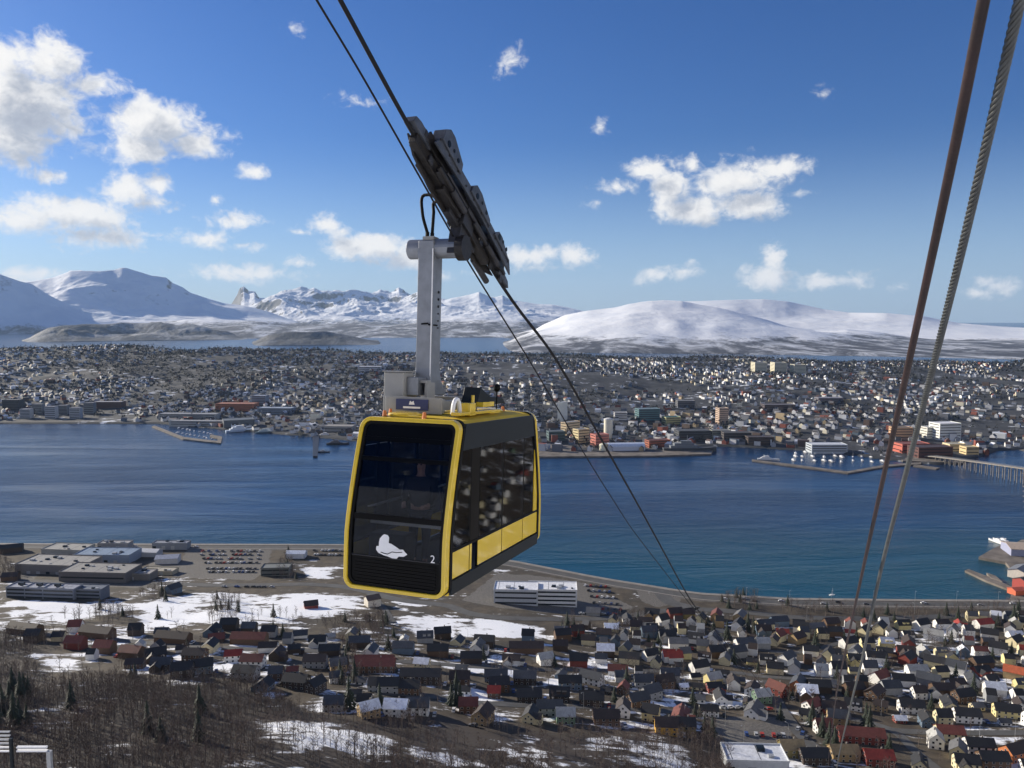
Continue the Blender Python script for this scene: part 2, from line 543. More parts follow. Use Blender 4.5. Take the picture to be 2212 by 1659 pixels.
def ground_mat():
    m = bpy.data.materials.new('valley_ground'); m.use_nodes = True
    t = NT(m.node_tree); b = t.n['Principled BSDF']; b.inputs['Roughness'].default_value = .9
    g = t.new('ShaderNodeNewGeometry'); P = g.outputs['Position']
    sn = t.new('ShaderNodeAttribute'); sn.attribute_name = 'snow'
    pv = t.new('ShaderNodeAttribute'); pv.attribute_name = 'paved'
    fr_ = t.new('ShaderNodeAttribute'); fr_.attribute_name = 'litter'
    n1 = t.noise(P, .022, 7, .65); n2 = t.noise(P, .12, 5, .6); n3 = t.noise(P, .9, 3, .6)
    grass = t.mix(t.ramp(n2, .35, .65), (.038, .028, .018, 1), (.078, .06, .038, 1))
    grass = t.mix(t.ramp(n1, .45, .7), grass, (.032, .028, .022, 1))
    grass = t.mix(fr_.outputs['Fac'], grass, (.034, .025, .02, 1))
    grav = t.mix(t.ramp(n3, .3, .7), (.075, .07, .064, 1), (.15, .138, .122, 1))
    n = t.math('ADD', t.math('MULTIPLY', n1, .6), t.math('MULTIPLY', n2, .4))
    n5 = t.noise(t.scalev(P, (.45, 1, 1)), .06, 7, .72, .8)
    n = t.math('ADD', t.math('MULTIPLY', n, .45), t.math('MULTIPLY', n5, .55))
    k = t.math('ADD', sn.outputs['Fac'], t.math('MULTIPLY', t.math('SUBTRACT', n, .5), 3.7))
    sf = t.ramp(k, .44, .62)
    pf = t.ramp(t.math('ADD', pv.outputs['Fac'], t.math('MULTIPLY', t.math('SUBTRACT', n2, .5), .6)), .4, .6)
    c = t.mix(pf, grass, grav)
    dirty = t.mix(t.ramp(n3, .3, .75), (.76, .79, .84, 1), (.86, .87, .89, 1))
    c = t.mix(sf, c, dirty)
    t.l.new(c, b.inputs['Base Color'])
    bp = t.new('ShaderNodeBump'); bp.inputs['Strength'].default_value = .5; bp.inputs['Distance'].default_value = .5
    t.l.new(n3, bp.inputs['Height']); t.l.new(bp.outputs[0], b.inputs['Normal'])
    return m


M_GROUND = ground_mat()


def blurmask(polys, X, Y, soft=0):
    a = np.zeros(X.shape)
    for p in polys: a = np.maximum(a, inpoly(X, Y, p).astype(float))
    for _ in range(soft):
        a = (a + np.roll(a, 1, 0) + np.roll(a, -1, 0) + np.roll(a, 1, 1) + np.roll(a, -1, 1)) / 5
    return a


def grid_mesh(name, xs, ys, hf, mat, attrs=None):
    X, Y = np.meshgrid(xs, ys); Z = hf(X, Y)
    V = np.stack([X, Y, Z], -1).reshape(-1, 3)
    nx, ny = len(xs), len(ys)
    i = (np.arange(ny - 1)[:, None] * nx + np.arange(nx - 1)[None]).ravel()
    Fq = np.stack([i, i + 1, i + nx + 1, i + nx], -1)
    me = np_mesh(name, V, Fq, [mat], smooth=True)
    for k, fn in (attrs or {}).items():
        a = me.attributes.new(k, 'FLOAT', 'POINT'); a.data.foreach_set('value', fn(X, Y).ravel().astype(np.float32))
    return me


def near_axis():
    xs = np.concatenate([np.arange(-2400, -640, 40), np.arange(-640, 760, 3.5), np.arange(760, 2400, 40)])
    ys = np.concatenate([np.arange(-1800, 150, 30), np.arange(150, 860, 3.5), np.arange(860, 2000, 30)])
    return xs, ys


def f_snow(X, Y):
    a = blurmask(SNOW, X, Y, 5) * .70
    b = blurmask([SPARSE], X, Y, 2) * .42
    up = np.clip((150 - Y) / 300, 0, .5)
    town = np.clip((X + 400) / 100, 0, 1) * np.clip((610 - Y) / 60, 0, 1)
    gen = .27 + .07 * (fbm(X / 90, Y / 90, 3, 3) - .5) * 4 + .24 * town * np.clip((fbm(X / 26, Y / 8, 4, 13) - .50) * 8, 0, 1)
    shore = np.clip((shoreY(X) - Y - 10) / 60, 0, 1)
    fo = blurmask([FOREST], X, Y, 1)
    gen = np.where(fo > .5, np.minimum(gen, .25), gen)
    return np.clip(np.maximum(np.maximum(a, b), gen + up), 0, 1) * shore * (1 - .8 * blurmask(PAVED, X, Y, 1))


def f_paved(X, Y): return np.maximum(blurmask(PAVED, X, Y, 1), (np.clip((26 - (shoreY(X) - Y)) / 10, 0, 1)))


xs, ys = near_axis()
g = link('ground', grid_mesh('ground', xs, ys, hN, M_GROUND, {'snow': f_snow, 'paved': f_paved, 'litter': lambda X, Y: blurmask([FOREST], X, Y, 4)}))
tag(g, kind='structure')

# promontory at the right edge (quays)
def quay(poly, z0, z1, name, mat, kind='structure'):
    mb = MB(); mb.prism([(p[0], p[1], z0) for p in poly], (0, 0, z1 - z0), mat)
    o = obj(name, mb); tag(o, kind=kind); return o


def z0pts(pts): return [plane_pt(x, y, 2.5) for x, y in pts]


quay(z0pts([(2114, 1203), (2140, 1188), (2160, 1178), (2188, 1176), (2206, 1166), (2300, 1160), (2400, 1190), (2300, 1290), (2180, 1297), (2190, 1268), (2212, 1256), (2196, 1244), (2172, 1214)]), -5, 2.6, 'quay', M_QUAY)


# ------------------------------------------------------------------ water
def water_mat():
    m = bpy.data.materials.new('sea_water'); m.use_nodes = True
    t = NT(m.node_tree); b = t.n['Principled BSDF']
    g = t.new('ShaderNodeNewGeometry'); P = g.outputs['Position']
    sx = t.new('ShaderNodeSeparateXYZ'); t.l.new(P, sx.inputs[0])
    big = t.noise(t.scalev(P, (.5, 1.6, 1)), .004, 4, .6, .5)
    deep = t.mix(t.ramp(big, .35, .65), (.002, .020, .062, 1), (.004, .032, .088, 1))
    # shallow teal bank along the near shore
    d = t.math('ADD', sx.outputs[1], t.math('MULTIPLY', t.math('SUBTRACT', big, .5), 160))
    shl = t.ramp(d, 690, 960, 1, 0)
    c = t.mix(t.math('MULTIPLY', shl, .75), deep, (.007, .070, .092, 1))
    t.l.new(c, b.inputs['Base Color'])
    b.inputs['Roughness'].default_value = .2
    b.inputs['IOR'].default_value = 1.33
    w1 = t.noise(t.scalev(P, (1, 1.8, 1)), .22, 5, .7, .3)
    w2 = t.noise(t.scalev(P, (.8, 1.3, 1)), .045, 5, .7, .8)
    w3 = t.noise(t.scalev(P, (.25, 1.4, 1)), .006, 4, .6, 1.2)
    calm = t.ramp(w3, .32, .68, .12, 1.15)
    hgt = t.math('MULTIPLY', t.math('ADD', w1, t.math('MULTIPLY', w2, 3.0)), calm)
    bp = t.new('ShaderNodeBump'); bp.inputs['Strength'].default_value = .7; bp.inputs['Distance'].default_value = .8
    t.l.new(hgt, bp.inputs['Height']); t.l.new(bp.outputs[0], b.inputs['Normal'])
    return m


mb = MB(); mb.add([(-25500, -1500, 0), (25500, -1500, 0), (25500, 27500, 0), (-25500, 27500, 0)], [(0, 1, 2, 3)], water_mat())
tag(obj('sea', mb), kind='structure')


# ------------------------------------------------------------------ island opposite
_ish = [(-700, 918), (-200, 916), (0, 914), (330, 913), (480, 926), (600, 936), (740, 948), (900, 965), (1170, 980), (1420, 978), (1545, 962), (1640, 966), (1780, 974), (1900, 990), (2030, 1003), (2100, 990), (2160, 972), (2260, 966), (2600, 960)]
_ishp = np.array([plane_pt(x, y, 2) for x, y in _ish]); _ishp = _ishp[np.argsort(_ishp[:, 0])]
_crx = np.array([-3000, -1500, -600, 100, 900, 1700, 3500.]); _crz = np.array([104, 100, 88, 66, 55, 40, 36.])


def hI(x, y):
    x = np.asarray(x, float); y = np.asarray(y, float)
    d = y - np.interp(x, _ishp[:, 0], _ishp[:, 1])
    crest = np.interp(x, _crx, _crz)
    t = np.clip((d - 60) / 1500, 0, 1)
    z = 2.4 + crest * (t * t * (3 - 2 * t)) ** .85
    z = z + (fbm(x / 260, y / 260, 4, 21) - .5) * np.clip(d / 12, 0, 34)
    back = np.clip((3750 - y + (fbm(x / 600, y * 0, 2, 9) - .5) * 500) / 500, 0, 1)
    z = z * back - (1 - back) * 5
    return np.where(d < 0, -5.0, z)


def island_mat():
    m = bpy.data.materials.new('island_ground'); m.use_nodes = True
    t = NT(m.node_tree); b = t.n['Principled BSDF']; b.inputs['Roughness'].default_value = .9
    g = t.new('ShaderNodeNewGeometry'); P = g.outputs['Position']
    n1 = t.noise(P, .006, 6, .65); n2 = t.noise(P, .035, 5, .6)
    c = t.mix(t.ramp(n2, .35, .65), (.020, .023, .028, 1), (.045, .048, .054, 1))
    c = t.mix(t.ramp(t.math('ADD', t.math('MULTIPLY', n1, .45), t.math('MULTIPLY', n2, .55)), .56, .63), c, (.62, .66, .72, 1))
    t.l.new(c, b.inputs['Base Color'])
    return m


M_ISL = island_mat()
xs = np.concatenate([np.arange(-4200, 4300, 14)]); ys = np.concatenate([np.arange(1120, 2100, 8), np.arange(2100, 3900, 18)])
tag(link('island_ground', grid_mesh('island_ground', xs, ys, hI, M_ISL)), kind='structure')


# ------------------------------------------------------------------ far mountains
def mount_mat(name, scrub_and_shade_h, rock, dark=(.045, .045, .052), wind=.5, patch=0.0, mn=.2):
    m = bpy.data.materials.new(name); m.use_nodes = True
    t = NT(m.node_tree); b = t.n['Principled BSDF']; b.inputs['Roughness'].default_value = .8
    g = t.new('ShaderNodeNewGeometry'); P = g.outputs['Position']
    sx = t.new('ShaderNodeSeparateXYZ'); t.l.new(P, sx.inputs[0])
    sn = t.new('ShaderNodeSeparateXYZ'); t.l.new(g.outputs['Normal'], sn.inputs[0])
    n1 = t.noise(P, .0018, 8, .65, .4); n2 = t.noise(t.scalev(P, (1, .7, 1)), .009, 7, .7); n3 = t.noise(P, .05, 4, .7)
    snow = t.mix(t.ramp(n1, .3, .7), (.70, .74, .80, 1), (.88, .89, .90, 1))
    h = t.math('ADD', sx.outputs[2], t.math('MULTIPLY', t.math('SUBTRACT', n1, .5), scrub_and_shade_h * 1.7))
    h = t.math('ADD', h, t.math('MULTIPLY', t.math('SUBTRACT', n2, .5), scrub_and_shade_h * 2.0))
    h = t.math('ADD', h, t.math('MULTIPLY', t.math('SUBTRACT', n3, .5), scrub_and_shade_h * .9))
    f = t.ramp(h, scrub_and_shade_h * .62 + patch, scrub_and_shade_h * 1.25 + patch, 1, 0)
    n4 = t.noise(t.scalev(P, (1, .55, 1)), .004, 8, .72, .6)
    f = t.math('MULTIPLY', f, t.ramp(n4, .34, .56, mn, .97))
    c = t.mix(f, snow, (*dark, 1))  # dark lower slopes: scrub and woods, also cloud shade painted into the colour
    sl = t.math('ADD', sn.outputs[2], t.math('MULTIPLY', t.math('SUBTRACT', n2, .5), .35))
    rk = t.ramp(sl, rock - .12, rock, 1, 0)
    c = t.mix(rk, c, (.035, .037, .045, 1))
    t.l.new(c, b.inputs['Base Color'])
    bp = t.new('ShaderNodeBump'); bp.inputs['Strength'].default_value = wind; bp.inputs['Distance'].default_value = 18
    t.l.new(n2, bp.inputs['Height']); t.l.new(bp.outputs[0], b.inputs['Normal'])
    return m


def mountain(name, ridge, Df, Dr, Db, mat, nu=420, nd=90, amp=.25, rid=False, scale=900, shp=1.25, seed=0, keep=.35, x0=None, x1=None, base=0.0, steps=0, dfun=None, taper=.04):
    """ridge: skyline seen as (x, y) in the 2212 px view; the land rises from the shore at Df to the crest at Dr and falls to Db"""
    rx = np.array([p[0] for p in ridge], float); ry = np.array([p[1] for p in ridge], float)
    x0 = rx[0] if x0 is None else x0; x1 = rx[-1] if x1 is None else x1
    us = np.linspace(x0, x1, nu)
    rdy = np.interp(us, rx, ry)
    dirs = np.array([raydir(u, y) for u, y in zip(us, rdy)])
    sl = dirs[:, 2] / np.hypot(dirs[:, 0], dirs[:, 1])
    ang = np.arctan2(dirs[:, 0], dirs[:, 1])
    tt = np.concatenate([np.linspace(0, 1, int(nd * .72)), np.linspace(1, 2, nd - int(nd * .72))[1:]])
    A, T = np.meshgrid(ang, tt); S = np.meshgrid(sl, tt)[0]
    dr = Dr * (1 + .06 * (fbm(A * 9, A * 0 + seed, 3, seed) - .5) * 2)
    dfr = Df if dfun is None else np.meshgrid(np.interp(us, *zip(*dfun)), tt)[0]
    D = np.where(T <= 1, dfr + (dr - dfr) * T, dr + (Db - dr) * (T - 1))
    X = D * np.sin(A); Y = D * np.cos(A)
    k_ = np.ones(int(nu * .16) | 1); k_ /= k_.sum(); pad = len(k_) // 2
    slm = np.convolve(np.pad(sl, pad, mode='edge'), k_, 'valid'); SM = np.meshgrid(slm, tt)[0]
    bl = np.clip((np.abs(T - 1) - .04) * 3.0, 0, 1); bl = bl * bl * (3 - 2 * bl)
    S = S * (1 - bl) + np.minimum(SM, S + .012) * bl     # the crest line loses its detail down the slope
    zr = CAMZ + S * dr                                   # crest height
    prof = np.where(T <= 1, np.clip(T, 0, 1) ** shp, np.clip(2 - T, 0, 1) ** .8)
    if steps:
        prof = np.where(T <= 1, prof + .05 * np.sin(T * 9 + 3 * fbm(A * 14, A * 0, 2, seed + 5)) * np.clip(T * 3, 0, 1) * np.clip((1 - T) * 3, 0, 1), prof)
    n = fbm(X / scale, Y / scale, 7, seed, rid, .52)
    n = (n - (.62 if rid else .5)) * 2
    w = amp * np.where(T <= 1, keep + (1 - keep) * np.clip((1 - T) * 3, 0, 1), 1) * np.clip(T * 6, 0, 1)
    Z = base + (zr - base) * (prof + n * w * np.clip(prof * 1.4 + .12, 0, 1))
    Z = np.where(T <= .0, -8, Z); Z = np.where(T >= 2, -8, Z)
    edge = np.clip(np.minimum(np.arange(nu), np.arange(nu)[::-1]) / (nu * taper), 0, 1)[None]; edge = edge * (2 - edge)
    if x0 > -600: Z = np.where(np.arange(nu)[None] < nu / 2, Z * edge - 8 * (1 - edge), Z)
    if x1 < 2800: Z = np.where(np.arange(nu)[None] > nu / 2, Z * edge - 8 * (1 - edge), Z)
    V = np.stack([X, Y, Z], -1).reshape(-1, 3); nt = len(tt)
    i = (np.arange(nt - 1)[:, None] * nu + np.arange(nu - 1)[None]).ravel()
    me = np_mesh(name, V, np.stack([i, i + 1, i + nu + 1, i + nu], -1), [mat], smooth=True)
    o = link(name, me); tag(o, kind='structure')
    return o


alp = [(300, 700), (480, 680), (500, 662), (513, 648), (519, 637), (527, 632), (538, 637), (550, 633), (561, 646), (573, 646), (590, 641), (608, 634), (630, 631), (650, 627), (665, 629), (679, 622), (690, 627), (703, 630), (725, 629),
       (745, 634), (770, 628), (783, 634), (800, 636), (822, 631), (845, 634), (862, 625), (875, 634), (888, 643), (910, 650), (940, 652), (961, 649), (975, 644), (998, 640), (1015, 636), (1035, 629), (1046, 634), (1057, 640), (1070, 641),
       (1086, 637), (1100, 646), (1123, 650), (1163, 656), (1193, 657), (1237, 666), (1262, 672), (1330, 690), (1420, 705), (1560, 728)]
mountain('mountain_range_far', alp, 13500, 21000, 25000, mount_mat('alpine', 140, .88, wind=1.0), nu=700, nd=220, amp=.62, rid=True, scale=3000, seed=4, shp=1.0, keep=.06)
mas = [(-900, 640), (-500, 600), (-250, 615), (0, 612), (40, 611), (70, 607), (116, 599), (151, 586), (176, 585), (211, 586), (246, 583), (262, 578), (274, 579), (299, 586), (327, 595), (340, 596), (359, 599), (373, 611), (394, 620), (411, 632),
       (447, 644), (485, 655), (527, 660), (580, 673), (619, 687), (650, 697), (700, 707), (800, 722), (960, 732)]
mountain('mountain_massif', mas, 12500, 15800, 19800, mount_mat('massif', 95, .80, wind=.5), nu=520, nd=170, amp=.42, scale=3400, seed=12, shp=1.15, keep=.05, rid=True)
r0 = [(-900, 560), (-400, 570), (-100, 580), (0, 592), (18, 599), (42, 607), (70, 614), (105, 637), (141, 655), (176, 667), (230, 682), (280, 694)]
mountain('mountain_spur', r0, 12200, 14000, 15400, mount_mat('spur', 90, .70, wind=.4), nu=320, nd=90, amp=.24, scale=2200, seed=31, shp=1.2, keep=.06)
low = [(230, 712), (300, 700), (350, 694), (400, 690), (470, 690), (520, 692), (600, 694), (680, 700), (760, 697), (850, 702), (920, 696), (980, 690), (1060, 690), (1130, 694), (1200, 702), (1260, 714)]
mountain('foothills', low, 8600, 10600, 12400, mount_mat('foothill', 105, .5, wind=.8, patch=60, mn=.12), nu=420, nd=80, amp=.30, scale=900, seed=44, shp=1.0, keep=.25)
rt = [(1090, 752), (1122, 735), (1154, 712), (1196, 694), (1260, 673), (1324, 664), (1409, 654), (1473, 651), (1515, 650), (1568, 648), (1648, 646), (1701, 651), (1781, 668), (1834, 675), (1913, 676), (1993, 683), (2073, 699), (2126, 704),
      (2212, 709), (2330, 712), (2600, 706), (3100, 695)]
rt2 = [(x, min(y + 14, 752)) for x, y in rt]
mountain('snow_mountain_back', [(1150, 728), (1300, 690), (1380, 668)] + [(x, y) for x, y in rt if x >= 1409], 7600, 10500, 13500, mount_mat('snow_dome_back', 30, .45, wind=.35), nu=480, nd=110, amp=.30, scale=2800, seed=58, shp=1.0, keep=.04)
front = [(1080, 754), (1110, 742), (1140, 722), (1175, 702), (1220, 683), (1270, 671), (1330, 664), (1409, 654), (1473, 652), (1520, 660), (1570, 672), (1640, 690), (1700, 706), (1760, 716), (1830, 712), (1880, 716), (1960, 728), (2060, 734), (2140, 734), (2212, 736), (2400, 736), (3100, 736)]
front = [(x, min(y, 734)) for x, y in front]
mountain('snow_mountain_front', front, 5000, 7900, 10200, mount_mat('snow_dome', 74, .45, dark=(.028, .03, .04), wind=.45), nu=560, nd=130, amp=.26, scale=2100, seed=63, shp=.95, keep=.05, steps=1)  # bluish dark foot of the mountain: scrub plus painted cloud shade
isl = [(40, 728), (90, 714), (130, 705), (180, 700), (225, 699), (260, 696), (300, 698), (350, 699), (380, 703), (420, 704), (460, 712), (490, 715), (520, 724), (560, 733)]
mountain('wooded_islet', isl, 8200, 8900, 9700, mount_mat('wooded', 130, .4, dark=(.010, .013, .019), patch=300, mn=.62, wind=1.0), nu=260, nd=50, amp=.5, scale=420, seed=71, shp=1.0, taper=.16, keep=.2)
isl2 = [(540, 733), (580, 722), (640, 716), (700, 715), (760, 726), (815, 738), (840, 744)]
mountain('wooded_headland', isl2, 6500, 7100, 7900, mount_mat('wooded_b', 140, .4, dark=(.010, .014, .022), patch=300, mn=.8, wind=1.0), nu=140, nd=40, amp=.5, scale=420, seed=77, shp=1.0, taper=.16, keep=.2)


# ================================================================== CABLE CAR
CL, CW, CH = 4.26, 1.64, 2.5
yaw, pit = 0.353, 0.073
T_ = Vector((math.sin(yaw) * math.cos(pit), math.cos(yaw) * math.cos(pit), -math.sin(pit)))
S_ = Vector((math.cos(yaw), -math.sin(yaw), 0))
V_ = S_.cross(T_)
ORG = Vector((-0.979, 13.249, CAMZ - 4.128))
CM = Matrix((( T_.x, -S_.x, V_.x, ORG.x), (T_.y, -S_.y, V_.y, ORG.y), (T_.z, -S_.z, V_.z, ORG.z), (0, 0, 0, 1)))
CMI = CM.inverted()
car = empty('cable_car'); car.matrix_world = CM
tag(car, 'yellow and black cable car cabin hanging from the ropes above the fjord', 'cable car')


def inset(h):
    """how far the end wall leans in at height h (0..CH)"""
    k = max(0.0, h / CH - .30) / .70
    return .42 * (k ** 1.35)


def L(t, s, v): return (t, -s, v)


def hoop(r, w_in, t0, t1, n=7, lo=0.0, hi=CH, half=CW / 2, end=-1):
    """rounded rectangular ring following the leaning end wall; t0/t1 offsets from the end plane"""
    out = []
    cs = [(half - r, hi - r, 0), (-(half - r), hi - r, 90), (-(half - r), lo + r, 180), (half - r, lo + r, 270)]
    path = []
    for (cx, cy, a0) in cs:
        for k in range(n + 1):
            a = R(a0 + 90 * k / n); path.append((cx, cy, math.cos(a), math.sin(a), r))
        # straight runs get intermediate points so that they follow the lean
        nx = cs[(cs.index((cx, cy, a0)) + 1) % 4]
        e = (cx + r * math.cos(R(a0 + 90)), cy + r * math.sin(R(a0 + 90)))
        b = (nx[0] + r * math.cos(R(nx[2])), nx[1] + r * math.sin(R(nx[2])))
        for k in range(1, 10):
            f = k / 10; px = e[0] + (b[0] - e[0]) * f; py = e[1] + (b[1] - e[1]) * f
            ca, sa = math.cos(R(a0 + 90)), math.sin(R(a0 + 90))
            path.append((px - r * ca, py - r * sa, ca, sa, r))
    for (cx, cy, ca, sa, rr) in path:
        ring = []
        for (w, tt) in ((0, t0), (0, t1), (w_in, t1), (w_in, t0)):
            s_ = cx + (rr - w) * ca; v_ = cy + (rr - w) * sa
            base = CL / 2 - inset(max(0, min(CH, v_)))
            ring.append(L(end * (base - tt) if end < 0 else base - tt, s_, v_))
        out.append(ring)
    vs = [p for r_ in out for p in r_]; m = len(out); fs = []
    for i in range(m):
        j = (i + 1) % m
        for k in range(4):
            k2 = (k + 1) % 4
            fs.append((i * 4 + k, i * 4 + k2, j * 4 + k2, j * 4 + k))
    return vs, fs


def end_panel(lo, hi, half, off, end=-1, rad=.0, thick=.02, steps=8):
    """slab following the end wall between heights lo..hi, recessed by off"""
    vs = []; fs = []
    for k in range(steps + 1):
        h = lo + (hi - lo) * k / steps
        b = CL / 2 - inset(h) - off
        for tt in (0, thick):
            for s_ in (-half, half):
                hh = half
                if rad:
                    if h > CH - rad: hh = half - rad + math.sqrt(max(0, rad ** 2 - (h - CH + rad) ** 2))
                    if h < rad: hh = half - rad + math.sqrt(max(0, rad ** 2 - (rad - h) ** 2))
                vs.append(L(end * (b - tt), math.copysign(min(half, hh), s_), h))
    for k in range(steps):
        a = k * 4; c = a + 4
        fs += [(a, a + 1, c + 1, c), (a + 2, c + 2, c + 3, a + 3), (a, c, c + 2, a + 2), (a + 1, a + 3, c + 3, c + 1)]
    fs += [(0, 2, 3, 1), (steps * 4, steps * 4 + 1, steps * 4 + 3, steps * 4 + 2)]
    return vs, fs


def part(name, geo, m, parent=car, smooth=False, bevel=0, label=None):
    mb = MB(); mb.add(geo[0], geo[1], m)
    o = obj(name, mb, parent, smooth, bevel)
    if label: o['label'] = label
    return o


for end in (-1, 1):
    part('end_hoop', hoop(.17, .058, -.015, .135, end=end), M_YEL, bevel=.012)
    part('hoop_seal', hoop(.17, .05, .135, .21, half=CW / 2 + .012, hi=CH + .004, lo=-.004, end=end), M_RUB)
    part('hoop_gasket', hoop(.14, .045, .015, .08, half=CW / 2 - .061, lo=.061, hi=CH - .061, end=end), M_RUB)
    hf = CW / 2 - .10
    part('roof_fascia', end_panel(2.19, 2.40, hf - .02, .03, end), M_BLK)
    ws = part('windscreen', end_panel(1.05, 2.19, hf, .045, end, thick=.008), M_GLASS)
    part('lower_windscreen', end_panel(.50, 1.05, hf, .045, end, thick=.008), M_GLASS)
    part('screen_rail', end_panel(2.15, 2.21, hf, .025, end, thick=.03, steps=2), M_BLK)
    part('screen_rail', end_panel(1.86, 1.92, hf, .03, end, thick=.03, steps=2), M_BLK)
    part('screen_rail', end_panel(1.02, 1.10, hf, .028, end, thick=.03, steps=2), M_BLK)
    part('lower_panel', end_panel(.10, .50, hf, .036, end, thick=.02, rad=.17, steps=10), M_BLK)
    part('panel_seam', end_panel(.485, .497, hf, .030, end, thick=.02, steps=2), M_STEEL2)
    for k in range(7):
        part('vent_slat', end_panel(.13 + k * .048, .155 + k * .048, hf - .06, .028, end, thick=.02, steps=1), M_BLK)

# roof
mb = MB(); prof = []
for k in range(9):
    a = math.pi * k / 8
    prof.append((-(CW / 2 - .05) * math.cos(a) if k not in (0, 8) else (-(CW / 2 - .004) if k == 0 else CW / 2 - .004), CH - .085 + .10 * math.sin(a) ** .5 if 0 < k < 8 else CH - .085))
tl = [-(CL / 2 - inset(CH) - .16), (CL / 2 - inset(CH) - .16)]
vs = [L(t, s, v) for t in tl for (s, v) in prof]; n = len(prof)
fs = [(i, i + 1, n + i + 1, n + i) for i in range(n - 1)] + [tuple(range(n)), tuple(range(n, 2 * n))[::-1], (0, n, 2 * n - 1, n - 1)]
mb.add(vs, fs, M_YELR); roof = obj('roof', mb, car)
mb = MB()
for i in range(n - 1): pass
for (t0, s0) in ((-1.25, -.32), (1.1, .1)):
    mb = MB(); mb.tube([L(t0, s0, CH + .01), L(t0, s0, CH + .045), L(t0, s0, CH + .06)], [.28, .27, .2], M_YEL, 20)
    obj('roof_hatch', mb, roof, bevel=.01)
# underside and floor
mb = MB(); mb.box(L(0, 0, .05), (CL - .36, CW - .06, .10), M_YEL); obj('underframe', mb, car, bevel=.02)
mb = MB(); mb.box(L(0, 0, .13), (CL - .4, CW - .12, .05), M_INT); obj('floor', mb, car)
mb = MB(); mb.box(L(0, 0, CH - .14), (CL - 1.25, CW - .14, .04), M_INT); obj('ceiling_lining', mb, car)


def side_quad(t0, t1, v0, v1, off, th, lean=True, n=6):
    """panel on the side wall (s = +CW/2 - off) whose ends follow the leaning end walls when they reach them"""
    vs = []; fs = []
    for k in range(n + 1):
        v = v0 + (v1 - v0) * k / n
        a = max(t0, -(CL / 2 - inset(v) - .20)); b = min(t1, CL / 2 - inset(v) - .20)
        for th_ in (0, th):
            vs.append((a, -(CW / 2 - off - th_), v)); vs.append((b, -(CW / 2 - off - th_), v))
    for k in range(n):
        a = k * 4; c = a + 4
        fs += [(a, a + 1, c + 1, c), (a + 2, c + 2, c + 3, a + 3), (a, c, c + 2, a + 2), (a + 1, a + 3, c + 3, c + 1)]
    fs += [(0, 2, 3, 1), (n * 4, n * 4 + 1, n * 4 + 3, n * 4 + 2)]
    return vs, fs


def mirror(g): return [(a, -b, c) for a, b, c in g[0]], [f[::-1] for f in g[1]]


for side in (0, 1):
    mm = mirror if side else (lambda g: g)
    part('side_skirt', mm(side_quad(-9, 9, .02, .215, -.012, .05)), M_BAND)
    part('cornice_band', mm(side_quad(-9, 9, 2.06, CH - .06, -.008, .05)), M_BAND)
    cuts = [-2.0, -1.28, -1.16, -.98, -.93, .08, .12, 1.12, 1.16, 2.0]
    for i in range(0, 10, 2):
        a, b = cuts[i], cuts[i + 1]
        if i == 2: continue
        part('sill_panel', mm(side_quad(a, b, .235, .62, .004, .04)), M_YEL, bevel=.006)
    part('sill_panel', mm(side_quad(-1.24, -1.17, .235, .62, .010, .03)), M_YEL, label='narrow yellow strip beside the door')
    for a, b in ((-2.0, -1.27), (-.90, .07), (.13, 1.11), (1.17, 1.66)):
        part('side_window', mm(side_quad(a, b, .66, 2.05, .014, .008)), M_GLASSS)
    part('door_panel', mm(side_quad(-1.24, -.93, .66, 2.05, .012, .02)), M_BLK)
    for tpos in (-1.255, -.915, .10, 1.14, 1.68):
        part('mullion', mm(side_quad(tpos - .028, tpos + .028, .215, 2.06, .016, .03)), M_RUB)
    part('window_sill', mm(side_quad(-9, 9, .622, .66, .002, .03)), M_RUB)
    part('corner_post', mm(side_quad(1.71, 1.9, .62, 2.05, .004, .04)), M_YEL)
# handrails inside
for s_ in (-.62, .62):
    mb = MB(); mb.tube([L(-1.6, s_, 1.15), L(1.6, s_, 1.15)], .02, M_RAIL, 8)
    for t_ in (-1.6, 0, 1.6): mb.tube([L(t_, s_, 1.15), L(t_, s_ * 1.2, 1.12)], .014, M_RAIL, 6)
    obj('handrail', mb, car)
for t_, s_ in ((-1.15, .5), (.9, .1), (.9, -.5)):
    mb = MB(); mb.tube([L(t_, s_, .15), L(t_, s_, 2.35)], .018, M_RAIL, 8); obj('grab_pole', mb, car)
mb = MB(); mb.box(L(-1.62, 0, .92), (.05, CW - .3, .08), M_RAIL); obj('front_rail', mb, car)
mb = MB(); mb.box(L(-1.55, -.35, .5), (.34, .62, .5), M_INT); obj('console_box', mb, car, bevel=.03)


# emblem and number on the windscreen
def face(xc, yc, off):
    """crop coordinates of the front face -> point on the leaning front wall"""
    fv = (1555 - yc) / 1340 if False else None
    # side edges as straight lines in the crop
    def edge(x0, y0, x1, y1, y): return x0 + (x1 - x0) * (y - y0) / (y1 - y0)
    # iterate: height fraction from a linear blend of left/right edges
    a = .5
    for _ in range(6):
        top = 175 + 40 * a; bot = 1440 + 115 * a
        f = (bot - yc) / (bot - top)
        y = yc
        xl = edge(165, 175, 55, 1440, y); xr = edge(960, 215, 790, 1555, y)
        a = (xc - xl) / (xr - xl)
    h = f * CH
    return L(-(CL / 2 - inset(h) - off), (a - .5) * CW, h)


EMB = [(385, 1055), (412, 1062), (422, 1080), (404, 1098), (400, 1116), (436, 1128), (470, 1152), (502, 1178), (520, 1172), (530, 1190), (548, 1210), (520, 1226), (482, 1224), (466, 1240), (432, 1236), (402, 1222), (370, 1212), (332, 1192), (317, 1168), (322, 1142), (340, 1142), (344, 1112), (352, 1086), (370, 1066)]


